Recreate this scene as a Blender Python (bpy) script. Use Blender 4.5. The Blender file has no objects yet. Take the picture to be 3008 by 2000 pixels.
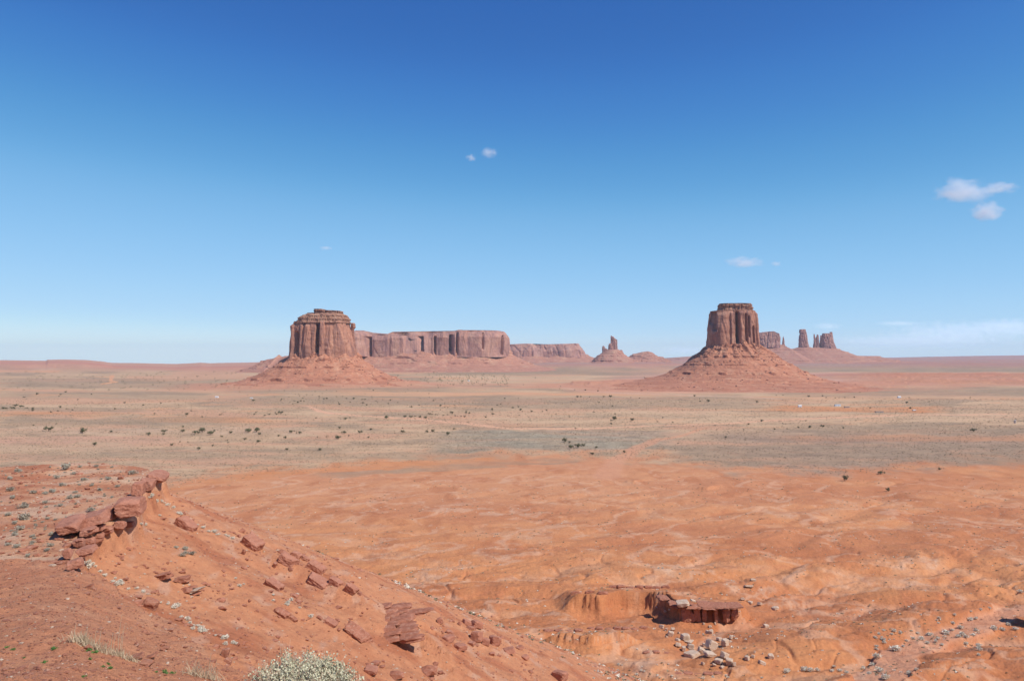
import bpy, math, random
import numpy as np

# ------------------------------------------------------------------ camera, light, exposure
SC = bpy.context.scene
COL = SC.collection
F = 2285.0                      # focal length of the 3008 px wide photograph, in its pixels
CAMZ = 120.0                    # the eye stands 120 m above the valley floor
PITCH = math.atan(40 / F)
cam = bpy.data.cameras.new('camera')
cam.sensor_width = 36.0
cam.lens = 36.0 * F / 3008.0
cam.clip_start = 0.5
cam.clip_end = 200000
camo = bpy.data.objects.new('camera', cam)
camo.location = (0, 0, CAMZ)
camo.rotation_euler = (math.pi / 2 + PITCH, 0, 0)
COL.objects.link(camo)
SC.camera = camo

SUN_EL, SUN_AZ = 50.0, 120.0     # azimuth clockwise from the view direction (+Y)
w = bpy.data.worlds.new("World"); SC.world = w; w.use_nodes = True
nt = w.node_tree; nt.nodes.clear()
sky = nt.nodes.new('ShaderNodeTexSky'); sky.sky_type = 'NISHITA'; sky.sun_disc = False
sky.sun_elevation = math.radians(SUN_EL); sky.sun_rotation = math.radians(SUN_AZ)
sky.altitude = 1700; sky.air_density = 0.5; sky.dust_density = 0.0; sky.ozone_density = 4.0
bg = nt.nodes.new('ShaderNodeBackground'); bg.inputs[1].default_value = 0.128
wo = nt.nodes.new('ShaderNodeOutputWorld')
# the camera's tone curve on the sky: scaled to 0..1, one curve per channel, scaled back
m1 = nt.nodes.new('ShaderNodeVectorMath'); m1.operation = 'SCALE'; m1.inputs['Scale'].default_value = .1
cv = nt.nodes.new('ShaderNodeRGBCurve'); m2 = nt.nodes.new('ShaderNodeVectorMath'); m2.operation = 'SCALE'; m2.inputs['Scale'].default_value = 1 / .12
for ch, (xs, ys) in enumerate((((.03, .0457, .06, .0807, .117, .1977, .3102, .4862), (.028, .037, .061, .115, .231, .363, .49, .72)),
                               ((.058, .0862, .1129, .151, .2168, .3493, .5058, .6861), (.108, .146, .228, .355, .513, .649, .752, .90)),
                               ((.14, .1921, .2438, .3177, .4319, .6156, .761, .835), (.42, .475, .595, .705, .847, .95, .985, 1.0)))):
    c = cv.mapping.curves[ch]; c.points[0].location = (0, 0); c.points[1].location = (1, 1)
    for x, y in zip(xs, ys): c.points.new(x, y)
cv.mapping.use_clip = False; cv.mapping.update()
tc = nt.nodes.new('ShaderNodeTexCoord'); sx_ = nt.nodes.new('ShaderNodeSeparateXYZ'); mx_ = nt.nodes.new('ShaderNodeMath'); mx_.operation = 'MAXIMUM'; mx_.inputs[1].default_value = .006; cb_ = nt.nodes.new('ShaderNodeCombineXYZ')
nt.links.new(tc.outputs['Generated'], sx_.inputs[0]); nt.links.new(sx_.outputs[0], cb_.inputs[0]); nt.links.new(sx_.outputs[1], cb_.inputs[1]); nt.links.new(sx_.outputs[2], mx_.inputs[0]); nt.links.new(mx_.outputs[0], cb_.inputs[2]); nt.links.new(cb_.outputs[0], sky.inputs[0])
nt.links.new(sky.outputs[0], m1.inputs[0]); nt.links.new(m1.outputs[0], cv.inputs['Color']); nt.links.new(cv.outputs[0], m2.inputs[0]); nt.links.new(m2.outputs[0], bg.inputs[0])
nt.links.new(bg.outputs[0], wo.inputs[0])
sl = bpy.data.lights.new('sun', 'SUN'); sl.energy = 4.9; sl.angle = math.radians(0.5); sl.color = (1, .955, .89)
so = bpy.data.objects.new('sun', sl); COL.objects.link(so)
so.rotation_euler = (math.radians(90 - SUN_EL), 0, math.radians(180 - SUN_AZ))
SC.view_settings.view_transform = 'Standard'; SC.view_settings.look = 'None'
SC.view_settings.exposure = -0.12; SC.view_settings.gamma = 1.0
SC.cycles.max_bounces = 10; SC.cycles.diffuse_bounces = 2; SC.cycles.transparent_max_bounces = 8
SC.cycles.volume_bounces = 8; SC.cycles.volume_step_rate = 2.0; SC.cycles.volume_max_steps = 96

CP, SP = math.cos(PITCH), math.sin(PITCH)
def ray(px, py):
    """tan(azimuth) and rise per metre of depth of a line of sight"""
    x = (np.asarray(px, float) - 1504) / F; z = (1000 - np.asarray(py, float)) / F
    y2 = CP - SP * z; z2 = SP + CP * z
    return x / y2, z2 / y2
def P(px, py, Y):
    a, e = ray(px, py)
    return np.array(np.broadcast_arrays(a * Y, Y + 0 * a, CAMZ + e * Y))
def floor_px(x, y):
    """map of the valley floor: where the point (x, y, 0) of the floor lies on the survey grid"""
    yy = np.maximum(y, 1.0); a = x / yy; e = -CAMZ / yy
    c = CP + SP * e                       # forward component
    return 1504 + F * a / c, 1000 - F * (CP * e - SP) / c

# ------------------------------------------------------------------ noise
_RS = np.random.RandomState(5)
_PT = _RS.permutation(65536).astype(np.int32); _GA = _RS.rand(65536) * 2 * np.pi; _GC = np.cos(_GA).astype(np.float32); _GS = np.sin(_GA).astype(np.float32)
def pn2(x, y, seed=0):
    x = np.asarray(x, float); y = np.asarray(y, float)
    xi = np.floor(x); yi = np.floor(y); fx = (x - xi).astype(np.float32); fy = (y - yi).astype(np.float32)
    u = fx * fx * fx * (fx * (fx * 6 - 15) + 10); v = fy * fy * fy * (fy * (fy * 6 - 15) + 10)
    ix = xi.astype(np.int32) + seed * 131; iy = yi.astype(np.int32)
    p0 = _PT[ix & 65535]; p1 = _PT[(ix + 1) & 65535]
    def g(p, dx, dy):
        h = _PT[(p + iy + dy) & 65535]
        return _GC[h] * (fx - dx) + _GS[h] * (fy - dy)
    a = g(p0, 0, 0); a += (g(p1, 1, 0) - a) * u
    b = g(p0, 0, 1); b += (g(p1, 1, 1) - b) * u
    return (1.5 * (a + (b - a) * v)).astype(float)
def pn3(x, y, z, seed=0):
    x, y, z = np.broadcast_arrays(np.asarray(x, float), np.asarray(y, float), np.asarray(z, float))
    xi = np.floor(x); yi = np.floor(y); zi = np.floor(z); fx = x - xi; fy = y - yi; fz = z - zi
    s = lambda t: t * t * t * (t * (t * 6 - 15) + 10)
    u, v, ww = s(fx), s(fy), s(fz)
    ix = xi.astype(np.int32) + seed * 131; iy = yi.astype(np.int32); iz = zi.astype(np.int32)
    def g(dx, dy, dz):
        h = _PT[(_PT[(_PT[(ix + dx) & 65535] + iy + dy) & 65535] + iz + dz) & 65535]
        c = _PT[h] / 32768.0 - 1
        r = np.sqrt(np.maximum(0, 1 - c * c))
        return r * _GC[h] * (fx - dx) + r * _GS[h] * (fy - dy) + c * (fz - dz)
    def pl(dz):
        return (g(0, 0, dz) * (1 - u) + g(1, 0, dz) * u) * (1 - v) + (g(0, 1, dz) * (1 - u) + g(1, 1, dz) * u) * v
    return 1.4 * (pl(0) * (1 - ww) + pl(1) * ww)
def fbm2(x, y, o=4, seed=0, g=.5):
    a = 1; s = 0
    for k in range(o):
        s = s + a * pn2(x, y, seed + k * 7); x = x * 2.03 + 11.3; y = y * 2.03 - 7.7; a *= g
    return s
def fbm3(x, y, z, o=4, seed=0, g=.5):
    a = 1; s = 0
    for k in range(o):
        s = s + a * pn3(x, y, z, seed + k * 7); x = x * 2.03 + 11.3; y = y * 2.03 - 7.7; z = z * 2.03 + 3.1; a *= g
    return s
def sst(a, b, x):
    t = np.clip((x - a) / (b - a), 0, 1); return t * t * (3 - 2 * t)
def smax(a, b, k):
    h = np.clip(.5 + .5 * (a - b) / k, 0, 1)
    return b + (a - b) * h + k * h * (1 - h)
def polyseg(x, y, pts, vals=None):
    """distance to a polyline, interpolated value along it, side (+1 left of its direction)"""
    best = np.full(x.shape, 1e9); val = np.zeros(x.shape); side = np.zeros(x.shape); arc = np.zeros(x.shape); L = 0
    for i in range(len(pts) - 1):
        ax, ay = pts[i][:2]; bx, by = pts[i + 1][:2]
        dx, dy = bx - ax, by - ay; l2 = dx * dx + dy * dy
        t = np.clip(((x - ax) * dx + (y - ay) * dy) / l2, 0, 1)
        d = np.hypot(x - ax - t * dx, y - ay - t * dy)
        m = d < best
        best = np.where(m, d, best)
        if vals is not None: val = np.where(m, vals[i] * (1 - t) + vals[i + 1] * t, val)
        side = np.where(m, np.sign(dx * (y - ay) - dy * (x - ax)), side)
        arc = np.where(m, L + t * math.sqrt(l2), arc); L += math.sqrt(l2)
    return best, val, side, arc
def inside(x, y, poly):
    c = np.zeros(x.shape, bool); n = len(poly)
    for i in range(n):
        x1, y1 = poly[i]; x2, y2 = poly[(i + 1) % n]
        if y1 == y2: continue
        m = ((y1 > y) != (y2 > y)) & (x < (x2 - x1) * (y - y1) / (y2 - y1) + x1)
        c ^= m
    return c

# ------------------------------------------------------------------ terrain height
def atz(px, py, z):                       # plan point of a line of sight meeting height z
    a, e = ray(px, py); Y = (z - CAMZ) / e
    return (float(a * Y), float(Y))
B_R = np.log([20, 60, 100, 150, 200, 250, 300, 400, 550, 783, 5000, 20000, 60000])
B_Z = np.array([70, 62, 54, 45, 33, 24, 18, 10, 4, 0, 0, 8, 30.])
CREST = [(-900, 1640, 33), (-300, 1640, 33), (0, 1648, 31), (120, 1652, 30), (225, 1665, 28), (300, 1700, 26), (380, 1750, 24), (450, 1800, 22), (530, 1862, 19.5),
         (600, 1925, 17), (660, 1985, 15), (720, 2025, 14), (900, 2052, 13), (1120, 2075, 12), (1300, 2200, 10), (1700, 2500, 7), (3200, 2900, 5)]
_ca = np.array([ray(p, q)[0] for p, q, r in CREST]); _cd = np.array([r for p, q, r in CREST]); _cz = np.array([P(p, q, r)[2] for p, q, r in CREST])
MESA = [atz(p, q, 104) for p, q in [(-1500, 1380), (-300, 1375), (0, 1371), (150, 1366), (300, 1361), (420, 1373), (474, 1397), (452, 1425), (392, 1462),
        (398, 1500), (335, 1532), (240, 1568), (210, 1640), (190, 1700), (-400, 1760), (-1500, 1760)]]
RIDGE = [P(*q) for q in [(430, 1425, 101), (500, 1483, 101), (560, 1530, 100), (640, 1562, 100), (700, 1588, 99), (760, 1612, 98), (830, 1640, 96), (900, 1668, 95), (1000, 1712, 93), (1060, 1742, 92),
         (1160, 1790, 94), (1270, 1838, 99), (1360, 1895, 104), (1430, 1965, 106), (1480, 2060, 104)]]
# scarps: polyline (px, py) on the badlands, height in metres, length of the back slope
def gz(px, py, Y): p = P(px, py, Y); return (p[0], p[1])
SCARPS = [([gz(1640, 1742, 320), gz(1700, 1738, 321), gz(1760, 1742, 318), gz(1820, 1722, 328), gz(1900, 1722, 326), gz(1955, 1735, 320), gz(1975, 1752, 311), gz(2000, 1768, 304), gz(2060, 1768, 304), gz(2165, 1762, 306), gz(2205, 1752, 318)], 8.5, 45),
          ([gz(1560, 1850, 266), gz(1640, 1848, 264), gz(1740, 1855, 259), gz(1800, 1842, 264), gz(1895, 1842, 266)], 4.5, 30),
          ([gz(1895, 1935, 234), gz(1950, 1905, 240), gz(1965, 1895, 246)], 2.4, 20),
          ([gz(1985, 1985, 214), gz(2060, 1975, 215), gz(2145, 1985, 212)], 2.0, 18),
          ([gz(1830, 1415, 735), gz(1870, 1424, 725)], 2.5, 40), ([gz(2040, 1442, 690), gz(2085, 1450, 680)], 2.5, 40),
          ([gz(2830, 1683, 372), gz(2865, 1700, 362), gz(2900, 1712, 356)], 2.2, 30)]
LEFTSIL = [(-1500, 1050), (0, 1061), (135, 1064), (140, 1060.5), (200, 1060), (250, 1061.5), (300, 1067), (330, 1072), (400, 1074), (520, 1077.5), (590, 1073.5), (620, 1076), (680, 1074.5), (740, 1073), (800, 1072), (1000, 1072), (1200, 1078), (1400, 1090)]
_la = np.array([ray(p, q)[0] for p, q in LEFTSIL]); _lz = np.array([P(p, q, 6500)[2] for p, q in LEFTSIL])

def solveY(px, py):
    k = (py - 1040) / F; lo, hi = 60., 900.
    for _ in range(40):
        m = (lo + hi) / 2
        if (CAMZ - np.interp(math.log(m), B_R, B_Z)) / m > k: lo = m
        else: hi = m
    return gz(px, py, lo)
WASH = [solveY(*q) for q in [(2540, 2060), (2570, 2000), (2600, 1950), (2650, 1895), (2740, 1860), (2850, 1825), (2950, 1790), (3080, 1760), (3300, 1745)]]
WASHW = [10, 9, 9, 8, 7, 7, 7, 6, 6]
def wash(x, y):
    m = (x > 60) & (x < 420) & (y > 150) & (y < 420); f = np.zeros(x.shape)
    d, wv, _, _ = polyseg(x[m], y[m], WASH, WASHW); d = d + 2.2 * fbm2(x[m] / 14, y[m] / 14, 3, 251); f[m] = 1 - sst(-.5, .9, d - wv * .75); return f
def H(x, y, parts=False):
    x = np.asarray(x, float); y = np.asarray(y, float)
    r = np.hypot(x, y); rr = np.maximum(np.maximum(y, .72 * r), 1)
    a = x / np.maximum(y, 1e-3); a = np.where(y <= 0, np.sign(x) * 9, a)
    z = np.interp(np.log(rr), B_R, B_Z)
    # rounded badland mounds
    wx = x + 14 * pn2(x / 60, y / 60, 3); wy = y + 14 * pn2(x / 60, y / 60, 4)
    c_, s_ = math.cos(.5), math.sin(.5); ux = wx * c_ + wy * s_; uy = -wx * s_ + wy * c_
    bil = 1 - 2.2 * np.abs(pn2(ux / 95, uy / 42, 11)); bil2 = 1 - 2.2 * np.abs(pn2(ux / 34, uy / 17, 12))
    bil3 = np.abs(pn2(ux / 12, uy / 7, 13))
    fade = (1 - .62 * sst(300, 520, rr) - .38 * sst(520, 950, rr)) * sst(90, 200, rr)
    rgt = .75 + .5 * sst(-.05, .35, a)
    mnd = fade * rgt * (-3.3 * bil - 1.15 * bil2 + 0.4 * bil3)
    xs_, ys_ = x - 58, y - 300; calm = 1 - .8 * np.exp(-(xs_ / 62) ** 2 - (ys_ / 48) ** 2)
    mnd = mnd * calm
    gx_ = x + 9 * pn2(x / 24, y / 24, 14); gy_ = y + 9 * pn2(x / 24, y / 24, 15)
    gu = np.abs(pn2(gx_ / 62, gy_ / 34, 16)); gu2 = np.abs(pn2(gx_ / 23, gy_ / 15, 17)); gu3 = np.abs(pn2(gx_ / 8.5, gy_ / 6, 18))
    gf = (1 - sst(330, 520, rr)) * sst(110, 200, rr) * calm
    mnd = mnd - gf * (1.3 * (1 - sst(0, .05, gu)) + .5 * (1 - sst(0, .09, gu2)) + .12 * (1 - sst(0, .14, gu3)))
    wf = wash(x, y); mnd = mnd * (1 - .85 * wf) - 1.3 * wf
    z = z + mnd + .5 * fade * fbm2(x / 9 + .6 * pn2(x / 15, y / 15, 22), y / 6, 5, 21, .62)
    z = z + (1 - sst(900, 1600, rr)) * .5 * sst(200, 500, rr) * fbm2(x / 40, y / 25, 3, 31)
    z = z + sst(900, 2500, rr) * (2.4 * fbm2(x / 700, y / 420, 4, 41) + .5 * np.abs(fbm2(x / 90, y / 60, 3, 44)))
    # red broken benches beyond, and the far apron
    br = sst(2700, 3300, rr) * (1 - sst(4600, 5200, rr)) * sst(.36, .5, a)
    z = z + br * (9 * np.abs(fbm2(x / 260, y / 120, 4, 51)) + 4 * sst(.1, .16, fbm2(x / 190, y / 130, 3, 52)))
    bench = sst(5900, 7000, rr) * sst(-.02, .05, a)
    z = z + bench * (20 + 10 * fbm2(x / 500, y / 300, 3, 61))
    led = sst(0.35, .6, (fbm2(x / 700, y / 350, 3, 66) + .5))
    z = z + sst(6300, 6360, rr + 260 * fbm2(x / 500, y / 400, 3, 67)) * bench * 7
    # low red apron round the right butte
    for (bp, bq, bY, rx, ry, hh) in ((2150, 1132, 2950, 760, 420, 9), (1880, 1128, 3050, 420, 150, 8), (950, 1135, 3020, 470, 420, 15)):
        q = P(bp, bq, bY); d = np.hypot((x - q[0]) / rx, (y - q[1]) / ry) + .14 * fbm2(x / 120, y / 90, 3, 71)
        z = z + hh * (.45 * (1 - sst(.5, 1.15, d)) + .3 * (1 - sst(.80, .84, d)) + .25 * (1 - sst(.62, .65, d)))
    # long red ridge on the left skyline
    ls = np.interp(a, _la, _lz)
    face = sst(5000, 6500, rr + 300 * fbm2(x / 900, y / 500, 3, 81)) * (1 - sst(8500, 12000, rr)) * sst(.10, -.18, a) if False else \
           sst(5000, 6500, rr + 120 * fbm2(x / 900, y / 500, 3, 81)) * (1 - sst(8500, 12000, rr)) * (1 - sst(-.30, -.05, a))
    z = z + face * np.maximum(ls - 2 * np.abs(fbm2(x / 300, y / 300, 3, 83)), 0) * (.62 + .38 * sst(5800, 5850, rr + 120 * fbm2(x / 260, y / 200, 2, 84)))
    # the land falls away beyond the valley, most on the left
    z = z - np.maximum(r - 9000, 0) / 15000 * np.interp(a, [-9, -.05, .12, .3, 9], [340, 340, 150, 20, 20])
    # scarps
    for pts, hh, back in SCARPS:
        xm = [q[0] for q in pts]; ym = [q[1] for q in pts]; m = (x > min(xm) - 60) & (x < max(xm) + 60) & (y > min(ym) - 60) & (y < max(ym) + 80)
        d, _, sd, arc = polyseg(x[m], y[m], pts); L = sum(math.dist(pts[i], pts[i + 1]) for i in range(len(pts) - 1))
        d = d + .5 * pn2(x[m] / 2.5, y[m] / 2.5, 91) + 1.5 * pn2(x[m] / 10, y[m] / 10, 92)
        e = sst(0, min(9, L * .3), arc) * (1 - sst(L - min(9, L * .3), L, arc))
        back_f = np.where(sd > 0, 1 - sst(0, back, d), .5 * (1 - sst(0, .7, d)) + .27 * (1 - sst(1.6, 2.3, d)) + .23 * (1 - sst(3., 6.5, d)))
        z[m] = z[m] + hh * e * back_f * .75 - np.where(sd > 0, 0, hh * .25 * e * (1 - sst(6, 26, d)))
    # ridge of slabs, flat promontory, near hillside
    n = rr < 500
    xn, yn = x[n], y[n]; zn = z[n]
    d, v, sd, arc = polyseg(xn, yn, RIDGE, [p[2] for p in RIDGE])
    dn = d + 0.6 * fbm2(xn / 6, yn / 6, 3, 101)
    front = v - .42 * np.maximum(dn, 0) - .7 * (np.sqrt(1 + (np.maximum(dn, 0) / 1.5) ** 2) - 1) * .1
    brk = sst(-.05, .3, fbm2(xn / 16, yn / 12, 2, 106)); front = front + brk * (.5 * np.floor(2.5 * pn2(xn / 3.2, yn / 2.2, 107)) / 2.5 + .3 * np.floor(3 * pn2(xn / 1.3, yn / .9, 108)) / 3)
    # rills running down the face
    rill = .45 * np.abs(pn2(arc / 2.6 + .3 * pn2(xn / 5, yn / 5, 103), d / 22, 102)) + .8 * pn2(arc / 14, d / 30, 104)
    front = front + rill * sst(0, 6, d) + .10 * fbm2(xn / 1.2, yn / 1.2, 3, 105)
    backz = v - .85 * d
    rz = np.where(sd > 0, backz, front)
    zn = smax(rz, zn, 3.0)
    ins = inside(xn, yn, MESA); dm, _, _, _ = polyseg(xn, yn, MESA + [MESA[0]])
    sdm = np.where(ins, -dm, dm) + .5 * fbm2(xn / 4, yn / 4, 3, 111)
    mz = 104 + .35 * fbm2(xn / 14, yn / 10, 3, 112) + .06 * fbm2(xn / 2, yn / 2, 2, 113) - 2.0 * sst(.1, 1.0, sdm) - .53 * np.maximum(sdm, 0) + .03 * np.minimum(sdm + 20, 0) * 0
    zn = np.where(sdm < 0, np.maximum(mz, zn), smax(mz, zn, 1.6))
    an = a[n]; D = np.interp(an, _ca, _cd) + .5 * fbm2(an * 7, 0 * an, 2, 121); Z = np.interp(an, _ca, _cz)
    yy = np.maximum(yn, 0)
    t = yy / D
    hz = 118.4 - (118.4 - Z) * np.minimum(t, 1) ** .88 - .8 * np.maximum(yy - D, 0) 
    hz = hz + sst(1, 6, yy) * (.16 * fbm2(xn / 3.1, yn / 3.1, 4, 122) + .05 * np.abs(fbm2(xn / .5, yn / .35, 3, 123))) + .12 * sst(.75, .95, t) * fbm2(xn / .9, yn / .9, 2, 124)
    zn = np.maximum(zn, hz)
    z[n] = zn
    if parts:
        wn = np.zeros(x.shape); wn[n] = (hz >= zn - .02)
        wm = np.zeros(x.shape); wm[n] = (sdm < .4) & (hz < zn)
        wr = np.zeros(x.shape); wr[n] = (rz > zn - 1.2) | (mz > zn - .5)
        return z, wn, wm, wr, mnd, br, bench, face
    return z
_steps = np.exp(np.linspace(math.log(3.5), math.log(30000), 2600))
def G(px, py):
    """first point of the terrain on a line of sight"""
    a, e = ray(px, py)
    zz = H(a * _steps, _steps); ze = CAMZ + e * _steps
    k = int(np.argmax(zz > ze))
    if k == 0: return None
    d0, d1 = zz[k - 1] - ze[k - 1], zz[k] - ze[k]; t = d0 / (d0 - d1); Y = _steps[k - 1] + t * (_steps[k] - _steps[k - 1])
    return np.array([float(a * Y), Y, float(H(np.array([a * Y]), np.array([Y]))[0])])

# ------------------------------------------------------------------ mesh and material helpers
def setp(o, label=None, cat=None, group=None, kind=None):
    if label: o['label'] = label
    if cat: o['category'] = cat
    if group: o['group'] = group
    if kind: o['kind'] = kind
    return o
def mesh_np(name, V, Fq, mat, parent=None, smooth=True, col=None):
    V = np.asarray(V, np.float32); Fq = np.asarray(Fq, np.int32); k = Fq.shape[1]
    me = bpy.data.meshes.new(name)
    me.vertices.add(len(V)); me.vertices.foreach_set('co', V.ravel())
    me.loops.add(Fq.size); me.loops.foreach_set('vertex_index', Fq.ravel())
    me.polygons.add(len(Fq)); me.polygons.foreach_set('loop_start', np.arange(0, Fq.size, k, dtype=np.int32))
    me.polygons.foreach_set('loop_total', np.full(len(Fq), k, np.int32))
    me.polygons.foreach_set('use_smooth', np.full(len(Fq), smooth))
    if col is not None:
        at = me.color_attributes.new('tint', 'FLOAT_COLOR', 'POINT')
        c4 = np.ones((len(V), 4), np.float32); c4[:, :3] = col; at.data.foreach_set('color', c4.ravel())
    me.update(calc_edges=True); me.materials.append(mat)
    o = bpy.data.objects.new(name, me); COL.objects.link(o)
    if parent is not None: o.parent = parent
    return o
def empty(name, loc=(0, 0, 0), rz=0):
    o = bpy.data.objects.new(name, None); COL.objects.link(o); o.location = loc; o.rotation_euler = (0, 0, rz); o.empty_display_size = .1
    return o

class NB:
    def __init__(s, name):
        s.m = bpy.data.materials.new(name); s.m.use_nodes = True; s.t = s.m.node_tree; s.n = s.t.nodes; s.n.clear()
        s.out = s.n.new('ShaderNodeOutputMaterial'); s.b = s.n.new('ShaderNodeBsdfPrincipled')
        s.b.inputs['Roughness'].default_value = .95
        s.b.inputs['Specular IOR Level'].default_value = .15
        s.t.links.new(s.b.outputs[0], s.out.inputs[0])
    def l(s, a, b): s.t.links.new(a, b)
    def pos(s): return s.n.new('ShaderNodeNewGeometry').outputs['Position']
    def obj(s): return s.n.new('ShaderNodeTexCoord').outputs['Object']
    def mapv(s, v, sc, rot=(0, 0, 0)):
        n = s.n.new('ShaderNodeMapping'); n.inputs['Scale'].default_value = sc; n.inputs['Rotation'].default_value = rot; s.l(v, n.inputs[0]); return n.outputs[0]
    def noise(s, v, scale, det=5, rough=.6, dist=0):
        n = s.n.new('ShaderNodeTexNoise'); n.inputs['Scale'].default_value = scale; n.inputs['Detail'].default_value = det
        n.inputs['Roughness'].default_value = rough; n.inputs['Distortion'].default_value = dist; s.l(v, n.inputs['Vector']); return n.outputs[0]
    def vor(s, v, scale, feat='F1'):
        n = s.n.new('ShaderNodeTexVoronoi'); n.feature = feat; n.inputs['Scale'].default_value = scale; s.l(v, n.inputs['Vector']); return n.outputs['Distance']
    def ramp(s, v, stops):
        n = s.n.new('ShaderNodeValToRGB'); cr = n.color_ramp
        while len(cr.elements) < len(stops): cr.elements.new(.5)
        for e, (p, c) in zip(cr.elements, stops):
            e.position = p; e.color = (c, c, c, 1) if isinstance(c, (int, float)) else (*c, 1)
        s.l(v, n.inputs[0]); return n.outputs[0]
    def mix(s, f, a, b, mode='MIX'):
        n = s.n.new('ShaderNodeMixRGB'); n.blend_type = mode
        for i, q in enumerate((f, a, b)):
            if hasattr(q, 'links'): s.l(q, n.inputs[i])
            else: n.inputs[i].default_value = q if isinstance(q, (int, float)) else (*q, 1)
        return n.outputs[0]
    def math(s, op, a, b=0):
        n = s.n.new('ShaderNodeMath'); n.operation = op
        for i, q in enumerate((a, b)):
            if hasattr(q, 'links'): s.l(q, n.inputs[i])
            else: n.inputs[i].default_value = q
        return n.outputs[0]
    def attr(s, name='tint'):
        n = s.n.new('ShaderNodeAttribute'); n.attribute_name = name; return n.outputs['Color']
    def bump(s, h, dist, strength=1, prev=None):
        n = s.n.new('ShaderNodeBump'); n.inputs['Distance'].default_value = dist; n.inputs['Strength'].default_value = strength
        s.l(h, n.inputs['Height'])
        if prev is not None: s.l(prev, n.inputs['Normal'])
        return n.outputs[0]
    def done(s, col, nrm=None):
        if hasattr(col, 'links'): s.l(col, s.b.inputs['Base Color'])
        else: s.b.inputs['Base Color'].default_value = (*col, 1)
        if nrm is not None: s.l(nrm, s.b.inputs['Normal'])
        return s.m

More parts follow.
